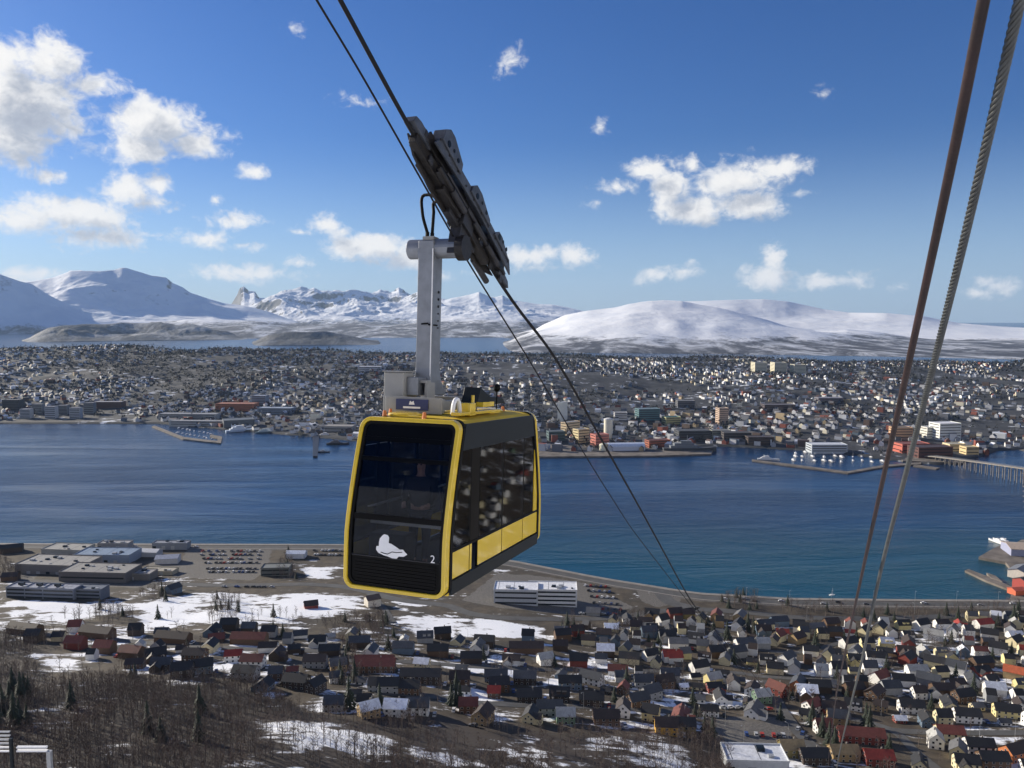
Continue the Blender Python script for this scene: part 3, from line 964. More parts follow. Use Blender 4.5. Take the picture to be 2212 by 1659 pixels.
def emblem():
    mb = MB(); pts = [Vector(face(x, y, .036)) for x, y in EMB]
    c = Vector(face(408, 1168, .036)); n = len(pts)
    nrm = Vector((-1, 0, 0)) * .004
    vs = pts + [c] + [p + nrm for p in pts] + [c + nrm]
    fs = [((i + 1) % n, i, n) for i in range(n)] + [(n + 1 + i, n + 1 + (i + 1) % n, 2 * n + 1) for i in range(n)] + [(i, (i + 1) % n, n + 1 + (i + 1) % n, n + 1 + i) for i in range(n)]
    mb.add(vs, fs, M_WHITE); o = obj('animal_emblem', mb, ws); o['label'] = 'white animal silhouette on the windscreen'
    mb = MB(); mb.tube([face(x, y, .030) for x, y in ((352, 1188), (378, 1198), (402, 1204), (436, 1188), (470, 1194), (512, 1192))], .006, M_BLK, 5)
    mb2 = mb; obj('emblem_line', mb2, ws)


emblem()
fc = bpy.data.curves.new('number', 'FONT'); fc.body = '2'; fc.size = .155; fc.extrude = .002; fc.align_x = 'CENTER'
fc.materials.append(M_WHITE)
tmpo = bpy.data.objects.new('tmp', fc); me2 = bpy.data.meshes.new_from_object(tmpo); bpy.data.objects.remove(tmpo)
fo = link('number_two', me2, car)
p0 = Vector(face(727, 1275, .028))
fo.matrix_local = Matrix(((0, 0, -1, p0.x), (-1, 0, 0, p0.y), (0, 1, 0, p0.z), (0, 0, 0, 1)))

# ---- roof gear and hanger
CT, CS = -.15, -.50                       # column axis
Z0 = CH + .03
mb = MB()
for s_ in (-.34, .34):
    mb.box(L(CT - .1, CS + s_ + .12, Z0 + .12), (1.5, .10, .16), M_GREYP)
for t_ in (-.78, .55):
    mb.box(L(CT + t_, CS + .15, Z0 + .13), (.10, 1.05, .22), M_GREYP)
mb.box(L(CT - .84, CS + .18, Z0 + .13), (.03, 1.0, .26), M_GREYP)
obj('hanger_base_frame', mb, car, bevel=.01)
mb = MB(); mb.box(L(CT - .872, CS + .17, Z0 + .14), (.02, .56, .17), M_BLUE); pl = obj('name_plate', mb, car)
mb = MB()
mb.prism([L(CT - .884, CS + .17 + s, Z0 + .14 + v) for s, v in ((-.05, 0), (.05, 0), (.03, .06), (0, .04), (-.03, .06))], (-.003, 0, 0), M_WHITE)
mb.box(L(CT - .886, CS + .17, Z0 + .095), (.003, .30, .03), M_WHITE); obj('plate_mark', mb, pl)
mb = MB(); mb.box(L(CT - .45, -.80, Z0 + .36), (.36, .36, .56), M_GREYP); cb = obj('control_cabinet', mb, car, bevel=.015)
mb = MB(); mb.box(L(CT - .45, -.80, Z0 + .655), (.40, .40, .02), M_GREYP); obj('cabinet_lid', mb, cb)
mb = MB(); mb.box(L(CT - .35, -.52, Z0 + .42), (.34, .2, .30), M_STEEL); obj('junction_box', mb, car, bevel=.01)
# hanger column: a box girder that widens at its foot
CHT = 2.62
mb = MB()
secs = [(0.05, .30, .62), (.30, .30, .40), (.5, .28, .36), (CHT, .28, .36)]
vs = []; fs = []
for (h, a, b) in secs:
    for (sx_, sy_) in ((-1, -1), (1, -1), (1, 1), (-1, 1)):
        off = .26 if (sx_ > 0 and h < .1) else (.05 if (sx_ > 0 and h < .4) else 0)
        vs.append(L(CT + sx_ * b / 2 + (off * .5 if sx_ > 0 else 0), CS + sy_ * a / 2, Z0 + .22 + h))
for k in range(3):
    for j in range(4):
        fs.append((k * 4 + j, k * 4 + (j + 1) % 4, k * 4 + 4 + (j + 1) % 4, k * 4 + 4 + j))
fs += [(3, 2, 1, 0), (12, 13, 14, 15)]
mb.add(vs, fs, M_STEEL); colm = obj('hanger_column', mb, car, bevel=.012)
mb = MB(); mb.box(L(CT - .186, CS + .135, Z0 + 1.6), (.012, .014, 2.2), M_WHITE); obj('column_edge_strip', mb, colm)
mb = MB()
for s_ in (-.17, .17): mb.box(L(CT - .25, CS + s_, Z0 + .34), (.3, .05, .3), M_GREYP)
mb.box(L(CT - .35, CS, Z0 + .50), (.16, .40, .05), M_GREYP); obj('column_foot', mb, car, bevel=.008)
mb = MB(); mb.tube([L(CT - .23, CS - .02, Z0 + 1.45), L(CT - .23, CS + .10, Z0 + 1.46)], .016, M_BLK, 6)
mb.tube([L(CT - .21, CS + .1, Z0 + 1.44), L(CT - .02, CS + .165, Z0 + 1.44)], .014, M_BLK, 6); obj('column_bracket', mb, colm)
for k in range(6):
    mb = MB(); mb.cyl(L(CT + .05, CS + .14, Z0 + 2.0 - k * .12), L(CT + .05, CS + .155, Z0 + 2.0 - k * .12), .022 if k < 3 else .012, M_BLK, 8); obj('bolt', mb, colm)
# trunnion
TZ = Z0 + 2.72
mb = MB(); mb.cyl(L(CT, CS - .38, TZ), L(CT, .12, TZ), .165, M_STEEL, 24); obj('trunnion', mb, car, bevel=.01)
mb = MB(); mb.tube([L(CT, CS - .385, TZ), L(CT, CS - .41, TZ)], [.15, .10], M_STEEL2, 20); obj('trunnion_cap', mb, car)
mb = MB(); mb.box(L(CT, CS, TZ + .17), (.2, .2, .06), M_GREYP)
mb.tube([L(CT - .05, CS - .04, TZ + .18), L(CT - .05, CS - .04, TZ + .28)], .035, M_RUB, 8)
mb.tube([L(CT - .05, CS + .05, TZ + .18), L(CT - .05, CS + .05, TZ + .26)], .035, M_RUB, 8)
obj('hose_coupling', mb, car)
# black low fairing to the right of the foot, roof lamp, guide arch, lugs
mb = MB()
mb.prism([L(CT + .15, .05, Z0 + .12), L(CT + 1.5, .05, Z0 + .12), L(CT + 1.35, .05, Z0 + .22), L(CT + .75, .05, Z0 + .26), L(CT + .3, .05, Z0 + .42)], L(0, .3, 0), M_BAND); obj('fairing', mb, car, bevel=.01)
mb = MB(); mb.tube([L(.72, .42, Z0), L(.72, .42, Z0 + .34)], .012, M_BLK, 6); mb.tube([L(.72, .42, Z0 + .34), L(.72, .42, Z0 + .38), L(.72, .42, Z0 + .44), L(.72, .42, Z0 + .48)], [.03, .06, .06, .02], M_BLK, 10); obj('roof_antenna', mb, car)
mb = MB()
arc = [L(-.98, .32, Z0 + .06 + 0)] + [L(-.98 + .0, .47 - .15 * math.cos(a), Z0 + .06 + .17 * math.sin(a)) for a in np.linspace(0, math.pi, 9)]
arc = [L(-.95 - .14 * math.cos(a), .40, Z0 + .02 + .23 * math.sin(a)) for a in np.linspace(0, math.pi, 11)]
mb.tube(arc, .035, M_WHITE, 8); obj('guard_arch', mb, car)
mb = MB(); mb.box(L(-.70, .46, Z0 + .09), (.22, .24, .20), M_YEL); obj('lug_box', mb, car, bevel=.01)
mb = MB(); mb.box(L(-.35, .50, Z0 + .03), (1.7, .16, .05), M_YEL); obj('roof_rib', mb, car, bevel=.01)
mb = MB(); mb.box(L(.2, .42, Z0 + .14), (.5, .12, .08), M_YEL); mb.tube([L(-.3, .40, Z0 + .1), L(-.3, .40, Z0 + .30)], .03, M_YEL, 8); obj('roof_bracket', mb, car)
for (t_, s_) in ((-1.5, -.55), (-1.55, .15), (-1.0, -.72), (1.35, .3), (1.4, -.3)):
    mb = MB(); mb.tube([L(t_, s_, CH), L(t_, s_, CH + .09)], [.04, .025], M_ORNG, 8); obj('lifting_lug', mb, car)

# ---- carriage on the track rope
BR = R(20.5)
TH = Vector((math.sin(BR), math.cos(BR), 0)); NH = Vector((math.cos(BR), -math.sin(BR), 0))
CPL = NH.dot(Vector((ORG.x, ORG.y, 0)))


def on_plane(x, y, c, th, nh):
    d = Vector(raydir(x, y)); t = c / nh.dot(d); return d * t + Vector((0, 0, CAMZ))


def smooth_curve(P, sub=8):
    P = [Vector(p) for p in P]; out = []
    for i in range(len(P) - 1):
        p0 = P[max(i - 1, 0)]; p1 = P[i]; p2 = P[i + 1]; p3 = P[min(i + 2, len(P) - 1)]
        d1 = (p2 - p0) if i else (p2 - p1); d2 = (p3 - p1) if i + 2 < len(P) else (p2 - p1)
        l = (p2 - p1).length
        m1 = d1.normalized() * l; m2 = d2.normalized() * l
        for k in range(sub):
            t = k / sub
            out.append((2 * t**3 - 3 * t**2 + 1) * p1 + (t**3 - 2 * t**2 + t) * m1 + (-2 * t**3 + 3 * t**2) * p2 + (t**3 - t**2) * m2)
    out.append(P[-1]); return out


def extend(P, start_len, end_pt_z=None, slope=None):
    d = (P[0] - P[1]).normalized(); P = [P[0] + d * start_len] + P
    if slope is not None:
        last = P[-1]; th = Vector((P[-1].x - P[-2].x, P[-1].y - P[-2].y, 0)).normalized()
        for s_ in (25, 60, 120, 200): P.append(last + th * s_ + Vector((0, 0, -slope * s_)))
    return P


tp = [on_plane(x, y, CPL, TH, NH) for x, y in ((735, 0), (882, 270), (1088, 622), (1200, 775), (1305, 960), (1400, 1130), (1482, 1280), (1506, 1316))]
track_l = smooth_curve(extend(tp, 9, slope=.50))
hp = [on_plane(x, y, CPL - .04, TH, NH) for x, y in ((684, 0), (780, 160), (890, 353), (1012, 567), (1143, 778), (1255, 968), (1320, 1073), (1372, 1152))]
haul_l = smooth_curve(extend(hp, 9, slope=.52))
mb = MB(); mb.tube(track_l, .031, M_ROPE3, 10); tag(obj('track_rope', mb, smooth=True), 'thick black rope that the cabin carriage rolls on', 'cable')
mb = MB(); mb.tube(haul_l, .015, M_ROPE3, 8); tag(obj('haul_rope', mb, smooth=True), 'thin black rope below the track rope, clamped to the carriage', 'cable')

A0, A1 = tp[1], tp[2]
DD = (A1 - A0).normalized(); OC = (A0 + A1) / 2; SS = NH.copy(); NN = SS.cross(DD)
if NN.z < 0: NN = -NN
HL = (A1 - A0).length / 2
BAX = (DD, SS, NN)


def Cc(d, s, n):
    return CMI @ (OC + DD * d + SS * s + NN * n)


axl = tuple((CMI.to_3x3() @ a) for a in BAX)


def cbox(name, c, dims, m, parent=car, bevel=.01):
    mb = MB(); mb.box(Cc(*c), dims, m, ax=axl); return obj(name, mb, parent, bevel=bevel)


def cpoly(name, pts, s0, s1, m, parent=car, bevel=.01):
    mb = MB(); mb.prism([Cc(d, s0, n) for d, n in pts], axl[1] * (s1 - s0), m); return obj(name, mb, parent, bevel=bevel)


frame = cpoly('carriage_beam', [(-HL * .86, .18), (-HL * .5, .34), (HL * .45, .36), (HL * .88, .14), (HL * .86, .08), (-HL * .86, .08)], -.07, .11, M_STEEL2)
cpoly('nose_guide', [(-HL * 1.02, .03), (-HL * 1.0, .16), (-HL * .93, .20), (-HL * .74, .20), (-HL * .74, .02)], -.07, .10, M_CARR)
cpoly('tail_guide', [(HL * 1.02, .02), (HL * .98, .12), (HL * .86, .16), (HL * .78, .20), (HL * .76, .0)], -.06, .08, M_CARR)
for k in range(8):
    d = -HL * .80 + k * HL * 1.60 / 7
    mb = MB(); mb.cyl(Cc(d, -.045, .155), Cc(d, .045, .155), .135, M_GREASE, 20); w = obj('sheave', mb, car)
    mb = MB(); mb.cyl(Cc(d, .05, .155), Cc(d, .075, .155), .045, M_STEEL, 10); obj('sheave_hub', mb, w)
for k in range(4):
    d = -HL * .69 + k * HL * 1.38 / 3
    cpoly('bogie_plate', [(d - .30, .10), (d - .24, .27), (d + .24, .27), (d + .30, .10), (d + .12, .05), (d - .12, .05)], .08, .115, M_GREASE, bevel=.006)
    cpoly('bogie_plate', [(d - .30, .10), (d - .24, .27), (d + .24, .27), (d + .30, .10)], -.10, -.075, M_GREASE, bevel=.006)
# three housings on top with chamfered roofs
for (d0, d1, h, lit) in ((-HL * .74, -HL * .38, .55, 1), (-HL * .18, HL * .24, .47, 0), (HL * .36, HL * .72, .39, 0)):
    hs = cpoly('housing', [(d0, .22), (d0 + .02, h - .12), (d0 + .16, h), (d0 + (d1 - d0) * .42, h), (d1 - .03, h - .17), (d1, .20)], .06, .27, M_CARR, bevel=.012)
    for q in range(3):
        dq = d0 + (d1 - d0) * (.25 + .24 * q)
        mb = MB(); mb.cyl(Cc(dq, .27, .30 + .03 * (q % 2)), Cc(dq, .278, .30 + .03 * (q % 2)), (.055, .03, .04)[q], M_BLK, 12); obj('port_hole', mb, hs)
cpoly('side_cheek', [(-HL * .80, .05), (-HL * .72, .30), (-HL * .2, .33), (HL * .3, .32), (HL * .76, .28), (HL * .84, .06), (HL * .5, .12), (0, .16), (-HL * .5, .10)], .20, .235, M_CARR, bevel=.006)
cpoly('lower_cheek', [(-HL * .93, .0), (-HL * .3, .02), (HL * .3, .02), (HL * .80, -.01), (HL * .66, -.14), (HL * .5, -.24), (HL * .1, -.28), (-HL * .5, -.27), (-HL * .80, -.17)], -.10, -.06, M_GREASE, bevel=.006)
cbox('beam_shroud', (-HL * .66, .0, -.04), (HL * .50, .12, .20), M_GREASE)
cbox('brake_caliper', (-HL * .28, .02, -.13), (.75, .16, .14), M_GREASE)
cbox('brake_caliper', (HL * .32, .02, -.13), (.85, .15, .13), M_GREASE)
cbox('rope_clamp', (HL * .02, -.03, -.22), (1.15, .13, .13), M_STEEL2)
cbox('spring_housing', (-HL * .47, .10, -.06), (.5, .12, .10), M_STEEL2)
cbox('cross_head', (.02, -.02, -.08), (.42, .30, .30), M_STEEL2)
for (a, b, s_, n_, r) in ((-.62, -.12, .15, -.08, .035), (.05, .62, .17, -.03, .03), (-.50, .30, .16, .03, .022), (.1, .75, -.12, -.20, .035), (-.7, -.2, -.12, -.16, .03)):
    mb = MB(); mb.cyl(Cc(a * HL, s_, n_), Cc(b * HL, s_, n_), r, M_STEEL2 if r < .033 else M_GREASE, 10)
    mb.cyl(Cc((a + b) / 2 * HL, s_, n_), Cc(b * HL, s_, n_), r * 1.6, M_STEEL2, 10); obj('cylinder', mb, car)
for k in range(14):
    d = (-.82 + k * .125) * HL
    cbox('link_plate', (d, -.11 + .20 * (k % 2), -.02 - .06 * (k % 3)), (.13, .03, .11), (M_CARR, M_STEEL2, M_GREASE)[k % 3], bevel=.004)
for k in range(10):
    d = (-.75 + k * .165) * HL
    mb = MB(); mb.cyl(Cc(d, .236, .2), Cc(d, .25, .2), .022, M_GREASE, 8); obj('pin', mb, frame)
# pivot arm between trunnion and carriage
tq = Vector(L(CT, 0, TZ)); cq = Cc((tq - Cc(0, 0, 0)).dot(axl[0]), 0, -.02)
mb = MB(); mb.prism([tq + Vector((-.19, .12, -.10)), tq + Vector((.19, .12, -.10)), cq + Vector((.26, .12, .03)), cq + Vector((-.26, .12, .03))], (0, -.2, 0), M_STEEL2); obj('pivot_arm', mb, car, bevel=.01)
mb = MB(); mb.cyl(L(CT, .02, TZ), L(CT, .16, TZ), .21, M_GREASE, 20); obj('pivot_bearing', mb, car)
# hoses
for k, (o1, lift, sw) in enumerate(((-.04, .52, -.04), (.05, .44, .05))):
    a = Vector(L(CT - .05, CS + o1, TZ + .26)); b = Cc(-HL * .20 - k * .02, -.06, -.08)
    m1 = a + Vector((-.10 + sw * .6, -sw, .32)); m2 = a + Vector((-.06 + sw * .5, -sw * .8, .62 if k == 0 else .5))
    mb = MB(); mb.tube(smooth_curve([a, m1, m2, b], 6), .028, M_RUB, 8); obj('hydraulic_hose', mb, car, smooth=True)

# ---- the pair of ropes beside the camera
BR2 = R(22)
TH2 = Vector((math.sin(BR2), math.cos(BR2), 0)); NH2 = Vector((math.cos(BR2), -math.sin(BR2), 0))
rp = [on_plane(x, y, .5, TH2, NH2) for x, y in ((2125, 0), (2062, 320), (1985, 683), (1922, 970), (1862, 1240), (1822, 1425), (1807, 1500), (1797, 1577), (1789, 1650))]
last = rp[-1]
rp += [last + TH2 * 60 + Vector((0, 0, -44)), last + TH2 * 130 + Vector((0, 0, -96))]
ropeR = smooth_curve(extend(rp, 3))
mb = MB(); mb.tube(ropeR, .0245, M_ROPE1, 14); tag(obj('track_rope', mb, smooth=True), 'thick rusty brown rope running steeply down at the right, smooth surfaced', 'cable')
gpnt = [on_plane(x, y, .62, TH2, NH2) for x, y in ((2203, 0), (2136, 290), (2058, 620), (1965, 990), (1902, 1235), (1861, 1430), (1842, 1505), (1809, 1651))]
last = gpnt[-1]
gpnt += [last + TH2 * 60 + Vector((0, 0, -42)), last + TH2 * 130 + Vector((0, 0, -93))]
gc = smooth_curve(extend(gpnt, 3), 10)
haulR = empty('haul_rope'); tag(haulR, 'grey twisted wire rope to the right of the rusty rope', 'cable')


def strands(curve, rope_r, pitch, upto, nst=6):
    P = [Vector(p) for p in curve]; cum = [0]
    for a, b in zip(P, P[1:]): cum.append(cum[-1] + (b - a).length)
    PX = np.array(P); cum = np.array(cum)
    ss = np.concatenate([np.arange(0, min(upto, cum[-1]), pitch / 14)])
    C = np.stack([np.interp(ss, cum, PX[:, i]) for i in range(3)], -1)
    D = np.gradient(C, axis=0); D /= np.linalg.norm(D, axis=1)[:, None]
    a = np.cross(D, [0, 0, 1.0]); a /= np.linalg.norm(a, axis=1)[:, None]; b = np.cross(a, D)
    sr = rope_r * .36; rr = rope_r - sr
    for k in range(nst):
        ph = -2 * np.pi * ss / pitch + 2 * np.pi * k / nst
        cc = C + rr * (a * np.cos(ph)[:, None] + b * np.sin(ph)[:, None])
        n = 7; V = []
        for j in range(n):
            t = 2 * np.pi * j / n
            V.append(cc + sr * (a * np.cos(t) + b * np.sin(t)))
        V = np.stack(V, 1).reshape(-1, 3); m = len(ss)
        i = (np.arange(m - 1)[:, None] * n); j = np.arange(n)[None]; j2 = (j + 1) % n
        Fq = np.stack([i + j, i + j2, i + n + j2, i + n + j], -1).reshape(-1, 4)
        link('strand', np_mesh('strand', V, Fq, [M_ROPE2], smooth=True), haulR)
    return C


strands(gc, .0235, .23, 45)
mb = MB(); mb.tube(gc, .0135, M_ROPE2, 8); obj('rope_core', mb, haulR, smooth=True)
cumlen = 0; far = []
for a, b in zip(gc, gc[1:]):
    cumlen += (b - a).length
    if cumlen > 44: far.append(b)
mb = MB(); mb.tube(far, .0225, M_ROPE2, 8); obj('far_rope', mb, haulR, smooth=True)


# ---- passenger
def skin(name, joints, edges, m, parent=None, sub=2):
    me = bpy.data.meshes.new(name); me.from_pydata([j[:3] for j in joints], edges, []); me.materials.append(m)
    o = link(name, me, parent)
    sm = o.modifiers.new('skin', 'SKIN'); sm.use_smooth_shade = True
    for i, j in enumerate(joints):
        sv_ = me.skin_vertices[0].data[i]; r = j[3]; sv_.radius = r if isinstance(r, tuple) else (r, r); sv_.use_root = (i == 0)
    s2 = o.modifiers.new('sub', 'SUBSURF'); s2.levels = sub; s2.render_levels = sub
    return o


person = skin('person', [(0, 0, .95, .14), (0, 0, 1.12, (.15, .11)), (0, 0, 1.32, (.17, .11)), (0, 0, 1.45, .07), (0, 0, 1.52, .055), (0, .01, 1.60, (.075, .09)), (0, .0, 1.70, (.07, .085)),
                         (.09, 0, .88, .085), (.10, 0, .50, .055), (.10, 0, .09, .04), (.10, -.12, .04, .035), (-.09, 0, .88, .085), (-.10, 0, .50, .055), (-.10, 0, .09, .04), (-.10, -.12, .04, .035),
                         (.20, 0, 1.40, .055), (.25, -.02, 1.14, .042), (.20, -.22, 1.02, .032), (.17, -.30, 1.03, .03), (-.20, 0, 1.40, .055), (-.25, -.02, 1.14, .042), (-.20, -.22, 1.02, .032), (-.17, -.30, 1.03, .03)],
              [(0, 1), (1, 2), (2, 3), (3, 4), (4, 5), (5, 6), (0, 7), (7, 8), (8, 9), (9, 10), (0, 11), (11, 12), (12, 13), (13, 14), (2, 15), (15, 16), (16, 17), (17, 18), (2, 19), (19, 20), (20, 21), (21, 22)], M_SKIN)
tag(person, 'person in dark clothes standing behind the cabin windscreen', 'person')
skin('jacket', [(0, 0, .92, (.19, .13)), (0, 0, 1.12, (.185, .14)), (0, 0, 1.34, (.20, .135)), (0, 0, 1.46, .085), (.215, 0, 1.40, .075), (.26, -.02, 1.14, .06), (.21, -.20, 1.03, .05), (-.215, 0, 1.40, .075), (-.26, -.02, 1.14, .06), (-.21, -.20, 1.03, .05)],
     [(0, 1), (1, 2), (2, 3), (2, 4), (4, 5), (5, 6), (2, 7), (7, 8), (8, 9)], M_COAT, person)
skin('trousers', [(0, 0, .95, (.17, .12)), (.10, 0, .86, .10), (.11, 0, .50, .075), (.10, 0, .12, .06), (-.10, 0, .86, .10), (-.11, 0, .50, .075), (-.10, 0, .12, .06)], [(0, 1), (1, 2), (2, 3), (0, 4), (4, 5), (5, 6)], M_TROU, person)
skin('hair', [(0, .035, 1.66, (.088, .085)), (0, .03, 1.75, (.085, .085))], [(0, 1)], M_HAIR, person)
for s_ in (-1, 1):
    mb = MB(); mb.tube([(s_ * .032, -.082, 1.655), (s_ * .032, -.092, 1.655)], .012, M_BLK, 8); obj('eye', mb, person)
    for k in range(4):
        mb = MB(); mb.tube([(s_ * (.175 + .012 - k * .012), -.31, 1.03), (s_ * (.17 - k * .012), -.35, 1.02 - k * .003), (s_ * (.165 - k * .012), -.372 + .006 * k, .995)], [.009, .008, .006], M_SKIN, 6); obj('finger', mb, person)
    mb = MB(); mb.tube([(s_ * .15, -.29, 1.035), (s_ * .125, -.315, 1.02), (s_ * .12, -.34, 1.005)], [.011, .009, .007], M_SKIN, 6); obj('thumb', mb, person)
mb = MB(); mb.prism([(-.012, -.09, 1.61), (.012, -.09, 1.61), (0, -.09, 1.65)], (0, -.022, 0), M_SKIN); obj('nose', mb, person)
mb = MB(); mb.box((0, -.09, 1.585), (.045, .01, .008), M_ORNG); obj('mouth', mb, person)
person.matrix_world = CM @ Matrix.Translation(Vector(L(-1.13, -.09, .155))) @ Matrix.Rotation(-math.pi / 2 + .1, 4, 'Z') @ Matrix.Scale(.97, 4)


# ================================================================== roads on the near shore
def drape_strip(pts, width, name, mat, lift=.12, kind='structure', n=10, off=0.0, z=None):
    P = smooth_curve([Vector((p[0], p[1], 0)) for p in pts], n)
    V = []
    for i, p in enumerate(P):
        d = (P[min(i + 1, len(P) - 1)] - P[max(i - 1, 0)]); d.z = 0; d.normalize(); a = Vector((-d.y, d.x, 0))
        for w in (-.5, 0, .5):
            q = p + a * (w * width + off)
            V.append((q.x, q.y, 0))
    V = np.array(V); H = (hN(V[:, 0], V[:, 1]) if z is None else np.full(len(V), z)).reshape(-1, 3)
    H[:] = np.maximum(H.max(1, keepdims=True) * .5 + H * .5, H); V[:, 2] = H.ravel() + lift
    m = len(P); i = np.arange(m - 1)[:, None] * 3
    Fq = np.concatenate([np.concatenate([i, i + 1, i + 4, i + 3], 1), np.concatenate([i + 1, i + 2, i + 5, i + 4], 1)])
    o = link(name, np_mesh(name, V, Fq, [mat], smooth=True))
    if kind: tag(o, kind=kind)
    return o, P


xr = np.linspace(-560, 445, 60)
shore_pts = [(x, shoreY(x) - 12) for x in xr]
road_segs = []
_, P = drape_strip(shore_pts, 8.5, 'shore_road', M_ASPH, n=3); road_segs.append((P, 8))
drape_strip(shore_pts, 1.6, 'shore_pavement', M_CONC, .25, n=3, off=-5.2)
drape_strip([(x, shoreY(x) - 3.2) for x in xr], 4.6, 'sea_wall_top', M_CONC, .35, n=3)


def road(name, segs, w, mat=M_ASPH):
    pts = [gp(*p) for p in segs]
    _, P = drape_strip(pts, w, name, mat, .15); road_segs.append((P, w))


road('main_road', [c6(-200, 285), c6(200, 296), c6(700, 300), c6(1150, 318), c6(1850, 322), c7(280, 280), c7(600, 318), c7(760, 372), c7(1000, 402), c7(1400, 412), c7(1800, 398), c7(2060, 355), c7(2250, 350), c8(330, 470), c8(620, 488), c8(900, 515), c8(1500, 520), c8(2300, 480)], 9)
road('street', [c6(-200, 600), c6(0, 592), c6(700, 628), c6(1100, 662), c6(1900, 692)], 6)
road('street', [c7(-100, 700), c7(400, 712), c7(850, 742), c7(1300, 762), c7(2100, 770)], 5.5)
road('street', [c7(100, 915), c7(550, 955), c7(900, 998), c7(1500, 1015), c7(2212, 1052), c8(230, 1000)], 6)
road('street', [c8(300, 835), c8(560, 838), c8(740, 862), c8(1200, 880), c8(1500, 850)], 5)
road('street', [c8(740, 880), c8(790, 1000), c8(860, 1110), c8(960, 1230), c8(1120, 1340)], 6.5)
road('street', [c8(1450, 1170), c8(1700, 1182), c8(2300, 1186)], 6)
road('street', [c8(1000, 1070), c8(1300, 1120), c8(1460, 1172), c8(1600, 1300), c8(1750, 1420)], 5)
road('junction_road', [c8(-180, 290), c8(60, 330), c8(160, 420), c8(330, 470)], 12)
road('footpath', [c7(230, 170), c7(0, 100), c7(160, 330), c7(230, 440)], 5)
road('street', [c8(560, 690), c8(900, 720), c8(1300, 640), c8(1900, 690), c8(2300, 700)], 4.5)


def near_road(x, y, extra=0):
    for P, w in road_segs:
        for p in P[::2]:
            if (p.x - x) ** 2 + (p.y - y) ** 2 < (w / 2 + extra + 4) ** 2: return True
    return False


# ================================================================== houses
WC = {'white': (.72, .71, .68), 'cream': (.66, .58, .36), 'pale yellow': (.64, .55, .26), 'yellow': (.60, .34, .05), 'red': (.19, .035, .025), 'brown': (.10, .055, .03), 'grey': (.27, .28, .29),
      'slate blue': (.10, .15, .21), 'olive': (.17, .14, .05), 'dark brown': (.04, .026, .02), 'green': (.12, .20, .13), 'orange': (.50, .17, .06), 'tan': (.36, .25, .12)}
RC = {'black': (.018, .018, .02), 'dark brown': (.04, .027, .022), 'grey': (.12, .12, .12), 'red': (.26, .033, .02), 'orange': (.42, .10, .04), 'slate': (.05, .055, .065), 'rust': (.16, .045, .03), 'snowy': (.78, .80, .84), 'pale': (.40, .40, .38), 'tan': (.33, .24, .12)}


def house_proto(Lh, Wh, eh, rh, wing=0, dormer=0, porch=0):
    """ridge along local x"""
    w = MB(); a, b = Lh / 2, Wh / 2
    w.prism([(-a, -b, -2.5), (-a, b, -2.5), (-a, b, eh), (-a, 0, eh + rh), (-a, -b, eh)], (Lh, 0, 0), M_OBJ)
    r = MB(); o = .45; th = .22; sl = rh / b
    for s in (-1, 1):
        r.prism([(-a - o, s * (b + o), eh - o * sl + .05), (-a - o, 0, eh + rh + .05), (-a - o, 0, eh + rh + .05 + th), (-a - o, s * (b + o), eh - o * sl + .05 + th)], (Lh + 2 * o, 0, 0), M_OBJR)
    if wing:
        ww, wl_, we = Wh * .38, Wh * .75, eh * .86; x0 = -a * .35; wr = ww * rh / b
        w.prism([(x0 - ww, 0, -2.5), (x0 + ww, 0, -2.5), (x0 + ww, 0, we), (x0, 0, we + wr), (x0 - ww, 0, we)], (0, -b - wl_ * .6, 0), M_OBJ)
        for s in (-1, 1):
            r.prism([(x0 + s * (ww + .35), .2, we - .25), (x0, .2, we + wr + .06), (x0, .2, we + wr + .26), (x0 + s * (ww + .35), .2, we - .05)], (0, -b - wl_ * .6 - .55, 0), M_OBJR)
    for q in range(dormer):
        x0 = a * (-.1 + .6 * q); z0 = eh + rh * .25
        w.box((x0, -b * .62, z0 + .5), (2.2, b * .5, 1.5), M_OBJ); r.box((x0, -b * .60, z0 + 1.32), (2.6, b * .62, .16), M_OBJR)
    if porch:
        w.box((a * .3, -b - .9, .1), (a * .9, 1.8, 1.6), M_WHITE)
        w.box((a + 1.6, .3, .4), (3.0, Wh * .6, 4.4), M_OBJ); r.box((a + 1.7, .3, 2.72), (3.5, Wh * .66, .2), M_OBJR)
    c = MB(); c.box((a * .25, .5, eh + rh + .25), (.7, .6, 1.5), M_CONC)
    wins = []
    for s in (-1, 1):
        n = max(2, int(Lh / 3.2))
        for k in range(n):
            wins.append(((-a + Lh * (k + .5) / n, s * (b + .02), 1.5), (1.2, .10, 1.2)))
            if eh > 4.2: wins.append(((-a + Lh * (k + .5) / n, s * (b + .02), 4.0), (1.2, .10, 1.1)))
        for z in ((1.5, 4.2) if eh > 4.2 else (1.5,)):
            for y in (-b * .45, b * .45): wins.append(((s * (a + .02), y, z), (.10, 1.2, 1.2)))
        wins.append(((s * (a + .02), 0, eh + .5), (.10, 1.0, 1.0)))
    return dict(w=w.mesh('wall'), r=r.mesh('roof'), c=c.mesh('chimney'), wins=wins, L=Lh, W=Wh)


def win_mesh(d):
    mb = MB(); dx, dy, dz = d
    mb.box((0, 0, 0), (dx + (.14 if dx > .2 else 0), dy + (.14 if dy > .2 else 0), dz + .14), M_WHITE)
    mb.box((0, 0, 0), (dx if dx > .2 else dx + .06, dy if dy > .2 else dy + .06, dz), M_WIN)
    return mb.mesh('window')


